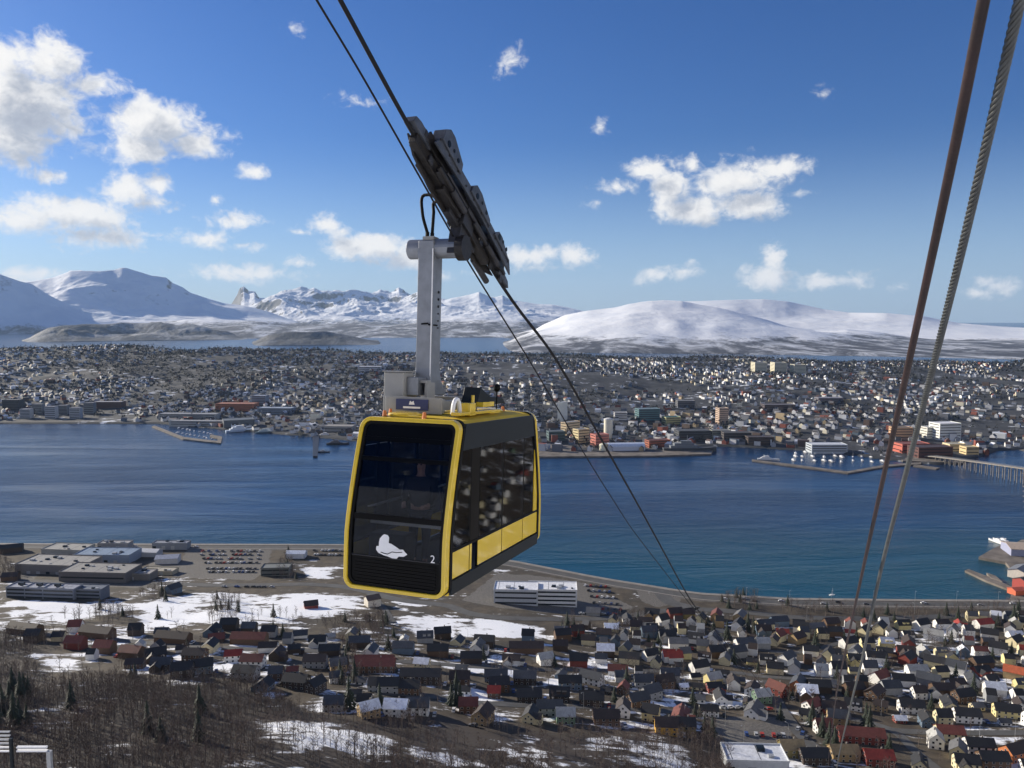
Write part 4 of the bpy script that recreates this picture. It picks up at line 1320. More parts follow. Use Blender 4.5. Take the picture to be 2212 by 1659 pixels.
HP = [house_proto(*p) for p in ((10, 8, 5.2, 3.2), (12, 8.5, 5.4, 3.4), (14, 9, 5.0, 3.0), (9, 7.5, 5.6, 3.6), (24, 9.5, 5.2, 3.2), (11, 9, 3.2, 3.0), (30, 11, 6.0, 2.6), (12, 8.2, 5.2, 3.3, 1), (11, 8, 4.6, 3.6, 0, 2), (10.5, 7.8, 5.0, 2.6, 0, 0, 1), (13, 8.4, 4.2, 3.0, 1, 0, 1), (7, 6, 2.6, 1.8))]
WINM = {}
houses = []           # (x, y, z, rot, scale, wall, roof, proto)


def vis(px, py, top=14):
    """inside the picture and not behind the cabin"""
    if not (-20 < px < 2232 and py < 1690): return False
    return not (745 < px < 980 and py < 1275)


def addh(px, py, wall, roof, proto, ang, sc=.87, force=True):
    x, y, z = gp(px, py)
    houses.append([x, y, z, R(ang), sc, wall, roof, proto])


# houses one can tell apart on the right, in crop coordinates: x, y of the foot, wall, roof, shape, ridge angle
for (x, y, wl, rf, pr, an) in [
    (130, 556, 'white', 'black', 3, 30), (200, 515, 'red', 'dark brown', 1, 10), (275, 520, 'olive', 'dark brown', 0, 5), (350, 552, 'cream', 'black', 3, 60), (440, 530, 'tan', 'rust', 1, 70), (565, 585, 'white', 'black', 1, 60),
    (715, 580, 'cream', 'slate', 2, 12), (800, 560, 'slate blue', 'slate', 2, 8), (925, 600, 'white', 'black', 1, -20), (1010, 600, 'grey', 'grey', 2, 10), (1100, 575, 'brown', 'dark brown', 1, 10), (1380, 600, 'cream', 'black', 1, 50),
    (1620, 580, 'white', 'black', 1, 20), (1690, 640, 'white', 'pale', 2, -30), (1800, 620, 'white', 'grey', 3, 50), (1975, 575, 'white', 'red', 2, 12), (2130, 605, 'white', 'dark brown', 0, 60), (2010, 640, 'white', 'black', 1, -25), (2160, 680, 'cream', 'black', 1, 30),
    (50, 625, 'slate blue', 'slate', 1, 8), (220, 690, 'white', 'grey', 2, -4), (600, 690, 'white', 'slate', 2, 10), (705, 690, 'grey', 'pale', 0, 0), (800, 650, 'cream', 'rust', 3, 40), (905, 660, 'tan', 'dark brown', 1, 35), (1085, 760, 'cream', 'black', 3, 58),
    (1200, 690, 'white', 'black', 1, 20), (1545, 690, 'red', 'dark brown', 1, 70), (60, 760, 'white', 'black', 0, 20), (200, 775, 'white', 'red', 0, 5), (440, 740, 'brown', 'black', 1, 8), (560, 740, 'grey', 'slate', 1, 15), (845, 780, 'white', 'slate', 1, 40),
    (885, 830, 'white', 'slate', 0, 70), (1360, 770, 'white', 'black', 2, -12), (1540, 780, 'red', 'black', 1, 40), (1700, 800, 'cream', 'black', 2, -35), (1820, 830, 'white', 'slate', 1, -40), (1965, 800, 'brown', 'black', 2, 8), (2150, 865, 'tan', 'orange', 1, -35),
    (535, 925, 'white', 'dark brown', 0, 82), (1030, 940, 'dark brown', 'black', 2, -6), (790, 960, 'red', 'rust', 1, -50), (910, 930, 'orange', 'slate', 1, 60), (1510, 905, 'white', 'black', 2, -8), (1660, 900, 'grey', 'slate', 2, -35),
    (1380, 890, 'white', 'rust', 1, 30), (1110, 1070, 'red', 'dark brown', 2, -6), (990, 1060, 'white', 'rust', 0, 30), (1350, 985, 'brown', 'dark brown', 1, 40), (1560, 1060, 'white', 'black', 2, -8), (1440, 950, 'grey', 'slate', 1, 5), (1740, 960, 'brown', 'dark brown', 2, 0), (1860, 1000, 'brown', 'black', 1, 10),
    (1880, 1110, 'white', 'black', 2, -10), (2110, 1085, 'pale yellow', 'black', 2, -15), (150, 1180, 'yellow', 'dark brown', 1, -5), (262, 1175, 'olive', 'black', 0, -5), (1270, 1230, 'red', 'rust', 4, -8), (1370, 1360, 'red', 'red', 2, -6),
    (1780, 1215, 'cream', 'rust', 2, -8), (1830, 1320, 'cream', 'grey', 0, 60), (1950, 1290, 'white', 'black', 2, -8), (870, 1310, 'olive', 'tan', 1, 0), (1000, 1350, 'dark brown', 'black', 2, 0), (1170, 1330, 'tan', 'tan', 2, 0), (2150, 1330, 'orange', 'dark brown', 1, 20),
    (2030, 1370, 'brown', 'black', 2, -5), (1700, 1260, 'white', 'pale', 3, 70), (2060, 720, 'white', 'black', 1, -30), (1290, 620, 'cream', 'black', 0, 40), (1240, 740, 'white', 'grey', 0, 50), (340, 830, 'white', 'black', 1, 20), (170, 880, 'grey', 'slate', 1, 0),
    (420, 900, 'pale yellow', 'pale', 0, 20), (60, 980, 'grey', 'slate', 1, 30), (2040, 960, 'white', 'snowy', 1, -10), (700, 1000, 'green', 'pale', 0, 10), (1230, 960, 'brown', 'dark brown', 1, 10)]:
    addh(*c8(x, y), wl, rf, pr, an)
# middle
for (x, y, wl, rf, pr, an) in [
    (570, 540, 'dark brown', 'black', 1, 10), (860, 590, 'dark brown', 'black', 2, -8), (300, 640, 'slate blue', 'slate', 2, -3), (100, 745, 'red', 'rust', 4, 0), (540, 660, 'brown', 'black', 2, 0), (770, 710, 'dark brown', 'black', 2, 0), (1150, 640, 'brown', 'dark brown', 4, 0),
    (1400, 550, 'brown', 'black', 1, 10), (940, 840, 'slate blue', 'slate', 2, 0), (1140, 850, 'dark brown', 'slate', 2, -3), (420, 840, 'dark brown', 'black', 4, -3), (690, 860, 'brown', 'dark brown', 1, 0), (1510, 730, 'red', 'black', 1, -4), (1450, 880, 'slate blue', 'black', 2, 0),
    (1600, 850, 'white', 'slate', 2, -30), (1860, 710, 'cream', 'black', 2, -12), (2150, 700, 'white', 'red', 1, 3), (1170, 980, 'dark brown', 'black', 2, 0), (330, 920, 'brown', 'black', 2, -5), (1600, 1000, 'dark brown', 'black', 2, -5), (400, 1060, 'white', 'slate', 1, 0), (750, 1050, 'brown', 'rust', 0, 0),
    (850, 1120, 'tan', 'dark brown', 1, 70), (1310, 1060, 'grey', 'slate', 2, 0), (1420, 1120, 'green', 'pale', 0, 0), (1700, 1130, 'brown', 'dark brown', 2, 0), (60, 1080, 'tan', 'snowy', 0, 30), (250, 1070, 'white', 'snowy', 1, -5), (1920, 1010, 'brown', 'slate', 1, 20), (960, 900, 'brown', 'black', 1, 5),
    (1960, 880, 'grey', 'slate', 1, 0), (1280, 720, 'white', 'pale', 0, 20), (1500, 520, 'red', 'dark brown', 0, 10), (1390, 530, 'white', 'grey', 0, 0), (2100, 880, 'brown', 'dark brown', 1, 15), (150, 900, 'grey', 'black', 2, -4)]:
    addh(*c7(x, y), wl, rf, pr, an)
# left: long dark-roofed rows
for (x, y, wl, rf, pr, an) in [
    (140, 585, 'brown', 'dark brown', 4, -14), (540, 605, 'brown', 'dark brown', 4, -12), (960, 635, 'brown', 'dark brown', 4, -10), (1380, 640, 'brown', 'rust', 4, -3), (420, 665, 'red', 'rust', 1, -3), (580, 690, 'brown', 'rust', 1, -5), (730, 715, 'brown', 'rust', 2, -10),
    (1080, 730, 'brown', 'dark brown', 2, -3), (1400, 765, 'white', 'rust', 2, -3), (1745, 765, 'grey', 'dark brown', 2, 0), (1010, 820, 'dark brown', 'black', 1, 10), (1360, 830, 'grey', 'black', 2, -8), (1640, 880, 'dark brown', 'black', 2, -10), (1745, 905, 'dark brown', 'black', 0, 60),
    (2080, 790, 'brown', 'rust', 4, 0), (1380, 580, 'dark brown', 'slate', 0, 0), (1270, 560, 'dark brown', 'black', 1, 0), (1490, 600, 'grey', 'black', 0, 0), (1870, 790, 'tan', 'grey', 0, 20), (2150, 905, 'grey', 'black', 1, 0), (60, 130, 'dark brown', 'black', 4, 20), (1120, 800, 'slate blue', 'black', 1, 20),
    (60, 290, 'brown', 'dark brown', 2, 10), (1720, 440, 'red', 'dark brown', 5, 20), (960, 360, 'slate blue', 'slate', 1, 60), (1850, 1010, 'grey', 'slate', 0, 0)]:
    addh(*c6(x, y), wl, rf, pr, an)
n_named = len(houses)
# the rest of the neighbourhood, street row by street row
hzone = wp(c8, [(-300, 470), (300, 510), (900, 540), (1500, 545), (2300, 520), (2500, 900), (2500, 1480), (1100, 1480), (1050, 1280), (880, 1120), (450, 1080), (250, 1190), (-60, 1150), (-500, 1130)]) + wp(c7, [(1000, 1140), (0, 1030), (-100, 900), (300, 560), (900, 560), (1400, 520)])
hz2 = wp(c7, [(300, 600), (1300, 570), (1400, 520), (2250, 470), (2260, 1180), (900, 1140), (100, 1050)])
hz3 = wp(c6, [(0, 560), (600, 560), (1100, 590), (2000, 600), (2250, 900), (1500, 940), (1300, 840), (900, 810), (650, 760), (0, 600)])
wl_w = ['white'] * 15 + ['cream'] * 7 + ['pale yellow', 'pale yellow', 'red', 'grey', 'grey', 'slate blue', 'brown', 'brown', 'green', 'tan']
rf_w = ['black'] * 13 + ['slate'] * 6 + ['dark brown'] * 6 + ['grey', 'grey', 'grey', 'rust', 'red', 'snowy', 'pale']
tries = 0
hp_arr = [(h[0], h[1], HP[h[7]]['L'] * .5) for h in houses]
while len(houses) < 520 and tries < 40000:
    tries += 1
    x = rnd.uniform(-330, 600); y = rnd.uniform(300, 720)
    y = round(y / 19) * 19 + rnd.uniform(-3, 3) + .10 * x * 0
    if not any(inpoly(np.array([x]), np.array([y]), q_)[0] for q_ in (hzone, hz2, hz3)): continue
    if inpoly(np.array([x]), np.array([y]), PAVED[-2])[0]: continue
    pr = rnd.choice([0, 1, 3, 3, 5, 2, 7, 7, 8, 8, 9, 9, 10, 11, 11])
    if any((a - x) ** 2 + (b - y) ** 2 < (c + HP[pr]['L'] * .5 * .84 + 1.6 + (3.0 if x < 60 else 0)) ** 2 for a, b, c in hp_arr): continue
    z = float(hN(x, y))
    px, py = proj((x, y, z))
    if not vis(px, py): continue
    if near_road(x, y, 2): continue
    ang = (10 * math.sin(x / 70 + 1) + 14 * (x > 120)) * -1 + rnd.choice([0, 0, 0, 82]) + rnd.gauss(0, 7)
    dark = px < 1350
    wl = rnd.choice(['brown', 'dark brown', 'dark brown', 'grey', 'slate blue', 'white', 'white', 'cream']) if dark else rnd.choice(wl_w)
    houses.append([x, y, z, R(ang), rnd.uniform(.66, .92), wl, rnd.choice(rf_w), pr])
    hp_arr.append((x, y, HP[pr]['L'] * .42))
allh = list(houses)
houses.sort(key=lambda h: (h[0] ** 2 + h[1] ** 2) ** .5 / (HP[h[7]]['L'] * h[4]))
surplus = houses[300:]
houses = houses[:300]

# labels: rows counted up from the shore, place counted from the right edge of the view
ORD = ['first', 'second', 'third', 'fourth', 'fifth', 'sixth', 'seventh', 'eighth', 'ninth', 'tenth', 'eleventh', 'twelfth', 'thirteenth', 'fourteenth', 'fifteenth', 'sixteenth', 'seventeenth', 'eighteenth', 'nineteenth', 'twentieth']
ORD += ['twenty-' + w for w in ORD[:9]] + ['thirtieth'] + ['thirty-' + w for w in ORD[:9]] + ['fortieth'] + ['forty-' + w for w in ORD[:9]] + ['fiftieth'] + ['fifty-' + w for w in ORD[:9]] + ['sixtieth'] + ['sixty-' + w for w in ORD[:9]]
hpx = proj(np.array([[h[0], h[1], h[2] + 4] for h in houses]))
row = ((hpx[:, 1] - 1325) / 26).astype(int); row = np.clip(row, 0, 20)
rank = np.zeros(len(houses), int)
for r_ in set(row):
    idx = np.where(row == r_)[0]; idx = idx[np.argsort(-hpx[idx, 0])]
    for k, i in enumerate(idx): rank[i] = k
SHAPE = {0: 'house', 1: 'house', 2: 'long house', 3: 'tall house', 4: 'row house block', 5: 'low house', 6: 'long hall', 7: 'house with wing', 8: 'dormered house', 9: 'house with porch', 10: 'winged house', 11: 'small outbuilding'}
order = sorted(range(len(houses)), key=lambda i: houses[i][1])
near_set = set(order[:110])
for i, (x, y, z, rz, sc, wl, rf, pr) in enumerate(houses):
    hp = HP[pr]
    o = link('house', None) if False else bpy.data.objects.new('house', None)
    COL.objects.link(o); o.location = (x, y, z); o.rotation_euler = (0, 0, rz); o.scale = (sc, sc, sc)
    lab = f"{wl} {SHAPE[pr]}, {rf} roof, {ORD[rank[i]]} from right in {ORD[row[i]]} row above shore"
    tag(o, lab, 'house', 'wooden houses on the slope above the near shore')
    jit = rnd.uniform(.88, 1.08)
    w = link('wall', hp['w'], o); w.color = tuple(min(1, c * jit) for c in WC[wl]) + (1,)
    r = link('roof', hp['r'], o); jr = rnd.uniform(.75, 1.15); r.color = tuple(c * jr for c in RC[rf]) + (1,)
    if y < 560: link('chimney', hp['c'], r)
    if i in near_set:
        # only the walls turned to the viewer
        for (c, d) in hp['wins']:
            nrm = Vector((1 if d[0] < .2 and c[0] > 0 else -1 if d[0] < .2 else 0, 0 if d[0] < .2 else (1 if c[1] > 0 else -1), 0))
            nrm.rotate(Matrix.Rotation(rz, 3, 'Z'))
            if nrm.dot(Vector((-x, -y, 0)).normalized()) < .12: continue
            if d not in WINM: WINM[d] = win_mesh(d)
            wn = link('window', WINM[d], o); wn.location = c


# ================================================================== larger buildings
def building(name, x, y, z, w, d, h, rot, wall, roofc, label, cat='building', floors=0, parapet=.6, roof='flat', extra=None, far=False, base=-4, group=None):
    """box building: wall, roof, one window band per storey and per visible side"""
    o = empty(name, (x, y, z), R(rot)); tag(o, label, cat, group)
    mb = MB()
    if roof == 'gable':
        mb.prism([(-w / 2, -d / 2, base), (-w / 2, d / 2, base), (-w / 2, d / 2, h * .72), (-w / 2, 0, h), (-w / 2, -d / 2, h * .72)], (w, 0, 0), M_OBJ)
    elif roof == 'arch':
        pts = [(-w / 2, -d / 2, base), (-w / 2, d / 2, base)] + [(-w / 2, d / 2 * math.cos(a), h * .55 + h * .45 * math.sin(a)) for a in np.linspace(0, math.pi, 9)]
        mb.prism(pts, (w, 0, 0), M_OBJ)
    else:
        mb.box((0, 0, (h + base) / 2), (w, d, h - base), M_OBJ)
    wa = obj('wall', mb, o); wa.color = (*wall, 1)
    mb = MB()
    if roof == 'gable':
        for s in (-1, 1):
            mb.prism([(-w / 2 - .4, s * (d / 2 + .4), h * .72 - .1), (-w / 2 - .4, 0, h + .1), (-w / 2 - .4, 0, h + .5), (-w / 2 - .4, s * (d / 2 + .4), h * .72 + .3)], (w + .8, 0, 0), M_OBJR)
    elif roof == 'arch':
        a = np.linspace(.02, math.pi - .02, 9); o1 = [(-w / 2 - .3, (d / 2 + .4) * math.cos(t), h * .55 + (h * .45 + .4) * math.sin(t)) for t in a]
        o2 = [(-w / 2 - .3, (d / 2 + .05) * math.cos(t), h * .55 + (h * .45 + .03) * math.sin(t)) for t in a[::-1]]
        mb.prism(o1 + o2, (w + .6, 0, 0), M_OBJR)
    else:
        mb.box((0, 0, h + .12), (w + .3, d + .3, .25), M_OBJR)
    ro = obj('roof', mb, o); ro.color = (*roofc, 1)
    if roof == 'flat':
        for (px_, py_, dx, dy) in ((0, d / 2, w + .3, .3), (0, -d / 2, w + .3, .3), (w / 2, 0, .3, d - .3), (-w / 2, 0, .3, d - .3)):
            mb = MB(); mb.box((px_, py_, h + .25 + parapet / 2), (dx, dy, parapet), M_OBJ); p = obj('parapet', mb, o); p.color = (*wall, 1)
    if roof == 'flat' and w > 24 and y < 1000:
        rb = random.Random(int(w * 7 + d))
        for k in range(int(w / 7)):
            q = (rb.uniform(-w * .42, w * .42), rb.uniform(-d * .35, d * .35)); sz = rb.uniform(1, 3)
            mb = MB(); mb.box((q[0], q[1], h + .25 + sz * .25), (sz * 1.3, sz, sz * .5), M_METALP if k % 2 else M_BAND); obj('roof_unit', mb, ro)
        if not floors:
            for k in range(int(w / 9)):
                mb = MB(); mb.box((-w * .44 + k * 9, -d / 2 - .06, 1.8), (3.4, .14, 3.6), M_METALP if k % 3 else M_BAND); obj('loading_door', mb, o)
        for k in range(int(w / 12)):
            mb = MB(); mb.box((-w * .4 + k * 12, 0, h + .255), (.25, d * .96, .06), M_STEEL2); obj('roof_seam', mb, ro)
    for k in range(floors):
        zz = (h if roof == 'flat' else h * .7) * (k + .55) / floors
        for s in (-1, 1):
            mb = MB(); mb.box((0, s * (d / 2 + .03), zz), (w * .94, .12, 1.3), M_WIN); obj('window_band', mb, o)
        mb = MB(); mb.box((-w / 2 - .03, 0, zz), (.12, d * .85, 1.3), M_WIN); obj('window_band', mb, o)
    return o


def nb(fn, x, y, *a, **k):
    X, Y, Z = gp(*fn(x, y)); return building('building', X, Y, Z, *a, **k)


GREYR = (.20, .195, .185)
b1 = nb(c6, 330, 235, 62, 30, 9, -6, (.17, .16, .16), (.27, .26, .24), 'large grey flat-roofed store with brown front by the left shore', base=-6)
b2 = nb(c6, 560, 280, 58, 26, 9, -4, (.13, .12, .12), (.25, .24, .22), 'grey flat-roofed store wing in front of the large store', floors=1, base=-6)
nb(c6, 600, 178, 52, 24, 8, -2, (.2, .25, .33), (.16, .23, .33), 'long building with blue metal roof behind the large grey store')
nb(c6, 380, 145, 40, 22, 7, -6, (.3, .3, .28), (.30, .29, .26), 'low pale hall nearest the sea at the left')
nb(c6, 770, 280, 26, 14, 6, -4, (.16, .15, .14), (.30, .29, .28), 'small brown shop with pale roof right of the store wing')
nb(c6, 880, 250, 30, 12, 3.2, -4, (.34, .31, .24), (.38, .35, .28), 'tan loading ramp building beside the car park', floors=0)
nb(c6, 930, 190, 20, 14, 7, 10, (.5, .5, .5), (.3, .33, .4), 'white workshop with snowy pitched roof beside the left car park', roof='gable')
nb(c6, 1530, 255, 24, 13, 7, 4, (.12, .13, .12), (.17, .18, .17), 'dark green office block with flat grey roof by the car park', floors=2)
nb(c6, 1640, 160, 18, 11, 6, 0, (.55, .57, .6), (.5, .55, .65), 'small white building next to the rows of parked vans', roof='gable')
for k, (x, y) in enumerate([(150, 378), (250, 382), (350, 386)]):
    nb(c6, x, y, 25, 12, 8.5, -5, (.17, .19, .23), (.24, .26, .32), ['leftmost slate terrace block with balconies below the left shops', 'middle slate terrace block in the row below the left shops', 'right slate terrace block beside the tall bare hedge'][k], floors=3)
nb(c6, 480, 385, 30, 12, 8, -5, (.12, .14, .18), (.10, .12, .16), 'dark terrace block at the right end of the slate terrace', floors=3)
nb(c6, 800, 150, 30, 12, 6, -5, (.35, .37, .4), (.5, .52, .55), 'pale workshop with snow on its roof near the sea', roof='gable')
nb(c6, 950, 112, 34, 10, 6, 0, (.2, .22, .25), (.22, .24, .28), 'long low grey shed on the shore left of the cabin')
nb(c6, 640, 112, 30, 11, 6, 0, (.24, .24, .25), (.3, .3, .3), 'grey boat shed on the shore behind the blue roof')
nb(c7, 1080, 285, 34, 20, 12, -3, (.40, .42, .45), (.66, .68, .72), 'white-roofed office block with a light end wall below the cabin', floors=3)
nb(c7, 1330, 292, 38, 20, 13, -3, (.60, .61, .62), (.70, .71, .73), 'three-storey white office block with dark window bands below the cabin', floors=4)
nb(c7, 1205, 270, 14, 12, 9, -3, (.12, .16, .24), (.2, .25, .35), 'blue connecting wing between the two office blocks', floors=2)
nb(c8, 655, 1375, 26, 14, 6, -3, (.52, .54, .56), (.56, .58, .62), 'large pale grey flat-roofed hall at the bottom edge among bare trees')
nb(c6, 2060, 430, 10, 9, 8, 30, (.62, .58, .5), (.12, .08, .06), 'pale house with tall gable at the lower left corner of the cabin', roof='gable')
# promontory buildings
for (x, y, w, d, h, rot, wc, rc, lb, rf) in [
    (2222, 1195, 40, 26, 9, -12, (.28, .30, .42), (.42, .34, .27), 'blue and white warehouse with tan roof on the right promontory', 'gable'),
    (2205, 1243, 22, 14, 8, 40, (.66, .62, .55), (.16, .17, .19), 'white boathouse above the wooden pier at right', 'gable'),
    (2196, 1282, 10, 9, 5, 10, (.55, .12, .05), (.45, .10, .06), 'small orange-red hut on the shore by the pier', 'gable'),
    (2225, 1268, 24, 14, 9, 20, (.33, .05, .04), (.06, .05, .05), 'red warehouse at the right edge beside the orange hut', 'gable')]:
    X, Y = plane_pt(x, y, 2.6); building('building', X, Y, 2.6, w, d, h, rot, wc, rc, lb, roof=rf, base=-.5)


# ---- buildings across the water (named ones)
def ib(x, y, *a, **k):
    X, Y, Z = gp(x, y, True); return building('building', X, Y, Z, *a, **k)


W_ = (.74, .74, .72)
for (x, y, w, d, h, rot, wc, rc, fl, lb) in [
    (1639, 806, 40, 30, 34, 8, (.74, .68, .50), (.3, .3, .3), 8, 'leftmost of three cream tower blocks high on the island'),
    (1681, 806, 40, 30, 34, 8, (.74, .68, .50), (.3, .3, .3), 8, 'middle one of three cream tower blocks high on the island'),
    (1723, 808, 38, 30, 30, 8, (.74, .68, .50), (.3, .3, .3), 7, 'rightmost of three cream tower blocks high on the island'),
    (1215, 908, 30, 8, 38, 60, (.80, .78, .66), (.6, .6, .6), 0, 'tall white slab with pointed top above the quay'),
    (1295, 962, 26, 22, 20, 20, (.50, .16, .12), (.3, .12, .1), 4, 'brick red block behind the long quay'),
    (1255, 955, 24, 18, 24, 30, (.70, .58, .32), (.2, .2, .2), 5, 'cream block left of the brick red block at the quay'),
    (1232, 938, 36, 16, 24, 40, (.62, .48, .30), (.25, .25, .25), 5, 'sand coloured block at the left of the quay'),
    (1200, 950, 30, 22, 16, 10, (.06, .11, .12), (.1, .12, .13), 3, 'dark teal office block beside the cabin'),
    (1398, 905, 46, 26, 22, 10, (.07, .16, .18), (.16, .22, .25), 5, 'teal glass office block in the town centre'),
    (1450, 915, 34, 20, 14, 15, (.45, .42, .2), (.15, .35, .25), 3, 'low block with green roof in the town centre'),
    (1420, 965, 40, 18, 12, 15, (.36, .10, .05), (.12, .06, .05), 3, 'red-brown row of wharf buildings behind the white quay hall'),
    (1559, 915, 20, 18, 32, 10, (.55, .40, .30), (.3, .25, .2), 8, 'pinkish brown tower in the town centre'),
    (1495, 950, 60, 30, 18, 6, (.045, .05, .06), (.08, .085, .09), 4, 'dark hotel block behind the moored grey ship'),
    (1555, 950, 34, 22, 18, 0, (.20, .21, .17), (.2, .2, .2), 5, 'grey office block right of the moored ship'),
    (1590, 955, 50, 20, 18, 0, (.07, .06, .06), (.1, .1, .1), 4, 'dark brown hotel along the inner harbour'),
    (1640, 960, 46, 22, 14, 0, (.06, .04, .035), (.07, .06, .06), 3, 'dark warehouse with steep roof by the inner harbour'),
    (2040, 948, 44, 30, 30, 10, (.74, .76, .72), (.7, .7, .72), 6, 'large white block above the bridge end'),
    (2010, 945, 30, 20, 20, 10, (.68, .67, .6), (.4, .4, .4), 4, 'smaller white block left of the large white block'),
    (1945, 946, 34, 22, 20, 4, (.55, .34, .20), (.2, .16, .12), 4, 'orange-brown block between the two ropes'),
    (1785, 975, 60, 28, 12, 0, (.42, .46, .50), (.55, .58, .62), 3, 'low pale terminal hall behind the marina'),
    (1968, 975, 50, 26, 14, 8, (.50, .12, .08), (.22, .08, .06), 2, 'bright red wharf house left of the bridge'),
    (2008, 985, 60, 30, 16, 8, (.10, .035, .03), (.06, .04, .04), 3, 'dark red wharf warehouse at the bridge end'),
    (2060, 973, 28, 20, 12, 5, (.68, .58, .36), (.4, .38, .3), 2, 'cream hall beyond the bridge'),
    (2093, 980, 22, 18, 12, 5, (.66, .50, .26), (.5, .42, .25), 2, 'tan cube building beside the bridge deck'),
    (513, 884, 92, 34, 14, -4, (.34, .12, .06), (.36, .15, .09), 3, 'long orange brick hall above the left shipyard'),
    (563, 872, 34, 26, 20, -4, (.25, .28, .32), (.3, .34, .4), 5, 'grey block at the end of the orange hall'),
    (598, 892, 80, 30, 12, -4, (.20, .24, .30), (.30, .35, .42), 3, 'blue-grey hall right of the orange brick hall'),
    (515, 920, 60, 40, 14, 24, (.10, .115, .13), (.10, .12, .14), 0, 'large slate warehouse at the shipyard quay'),
    (410, 905, 130, 26, 12, -4, (.34, .34, .33), (.28, .29, .3), 3, 'long pale warehouse along the left quay'),
    (430, 918, 120, 18, 9, -4, (.40, .40, .38), (.33, .33, .33), 2, 'low white quay building in front of the long pale warehouse'),
    (728, 930, 70, 30, 10, -6, (.30, .29, .27), (.30, .28, .25), 1, 'flat grey shipyard hall just left of the cabin'),
    (236, 880, 70, 26, 14, 0, (.10, .045, .04), (.3, .3, .32), 3, 'dark red block with pale roof on the left waterfront'),
    (30, 885, 40, 24, 24, 0, (.05, .05, .055), (.08, .08, .09), 6, 'dark apartment block at the far left waterfront'),
    (1340, 905, 26, 20, 14, 0, (.5, .5, .5), (.3, .3, .3), 4, 'grey block in the streets behind the round tower'),
    (1480, 880, 40, 26, 16, 0, (.12, .12, .13), (.2, .2, .2), 4, 'dark block uphill of the green-roofed block'),
    (1680, 885, 70, 30, 12, 0, (.08, .06, .07), (.14, .13, .14), 3, 'long dark school building in the middle of the island'),
    (1790, 868, 60, 26, 10, 0, (.16, .15, .17), (.3, .3, .33), 2, 'low grey hall uphill of the marina'),
    (800, 800, 70, 30, 12, 0, (.4, .4, .42), (.7, .72, .75), 2, 'snow-roofed hall behind the hanger of the cabin, upslope left')]:
    ib(x, y, w, d, h, rot, wc, rc, lb, floors=fl)
for k, x in enumerate([58, 84, 112, 138, 165, 195]):
    ib(x, 903 - (k % 2) * 9, 22, 18, 20 + 3 * (k % 3), 8, ((.42, .43, .44), (.20, .21, .22))[k % 2], (.2, .2, .22), f'{ORD[k]} from left of the grey apartment blocks on the left waterfront', floors=6, group='apartment blocks on the left waterfront')
X, Y, Z = gp(1314, 945, True)
o = empty('round_tower', (X, Y, Z)); tag(o, 'round white tower building above the white quay hall', 'tower')
mb = MB(); mb.tube([(0, 0, -3), (0, 0, 34)], 8.5, M_OBJ, 24); w = obj('wall', mb, o); w.color = (.76, .72, .58, 1)
mb = MB(); mb.tube([(0, 0, 34), (0, 0, 35.5), (0, 0, 37)], [9, 8.6, 4], M_OBJR, 24); r = obj('roof', mb, o); r.color = (.6, .6, .58, 1)
X, Y, Z = gp(1352, 972, True)
building('quay_hall', X, Y, Z, 62, 18, 12, 4, (.56, .60, .68), (.55, .62, .74), 'long white arched hall standing on the quay', roof='arch')
o = empty('storage_tank', (X - 38, Y - 2, Z)); tag(o, 'round cream tank at the left end of the arched hall', 'tank')
mb = MB(); mb.tube([(0, 0, -1), (0, 0, 10), (0, 0, 12.5)], [7.5, 7.5, 1], M_OBJ, 20); w = obj('tank_shell', mb, o); w.color = (.74, .72, .56, 1)

# quay in front of the town, breakwaters, piers
def quayz(pts, name, label=None, cat=None, z1=2.6, mat=M_QUAY):
    pts = [plane_pt(x, y, z1) for x, y in pts]
    mb = MB(); mb.prism([(p[0], p[1], -3) for p in pts], (0, 0, 3 + z1), mat); o = obj(name, mb)
    if label: tag(o, label, cat)
    else: tag(o, kind='structure')


quayz([(1120, 985), (1180, 986), (1420, 984), (1536, 980), (1540, 973), (1500, 966), (1300, 962), (1120, 958)], 'town_quay')
quayz([(1624, 992), (1700, 1001), (1830, 1018), (1910, 1004), (1990, 998), (1990, 1002), (1912, 1008), (1832, 1022), (1700, 1005), (1624, 995)], 'breakwater', 'angled floating breakwater around the marina at right', 'breakwater', 1.6)
quayz([(328, 921), (334, 919), (398, 944), (440, 949), (478, 953), (477, 957), (438, 953), (395, 948)], 'breakwater', 'bent breakwater around the small boat harbour at left', 'breakwater', 2.0)
quayz([(455, 938), (480, 943), (478, 954), (470, 953), (470, 946), (453, 942)], 'pier', 'short square pier closing the small boat harbour at left', 'pier', 2.2)
quayz([(676, 935), (690, 934), (686, 985), (676, 985)], 'dark_pier', 'narrow dark pier left of the cabin', 'pier', 2.4, M_STEEL2)
quayz([(1975, 1003), (2030, 1010), (2022, 1013), (1972, 1007)], 'breakwater', 'short pale breakwater below the red wharf house', 'breakwater', 1.4)
quayz([(1950, 995), (2080, 1000), (2085, 984), (1990, 975), (1930, 980)], 'wharf_edge', z1=2.4)
quayz([(2084, 1232), (2092, 1229), (2140, 1247), (2192, 1270), (2188, 1276), (2130, 1254)], 'wooden_pier', 'weathered wooden pier reaching out from the right shore', 'pier', 1.8)
quayz([(2131, 1237), (2150, 1243), (2165, 1256), (2140, 1248)], 'barge', 'small flat barge moored against the wooden pier', 'barge', 2.2)


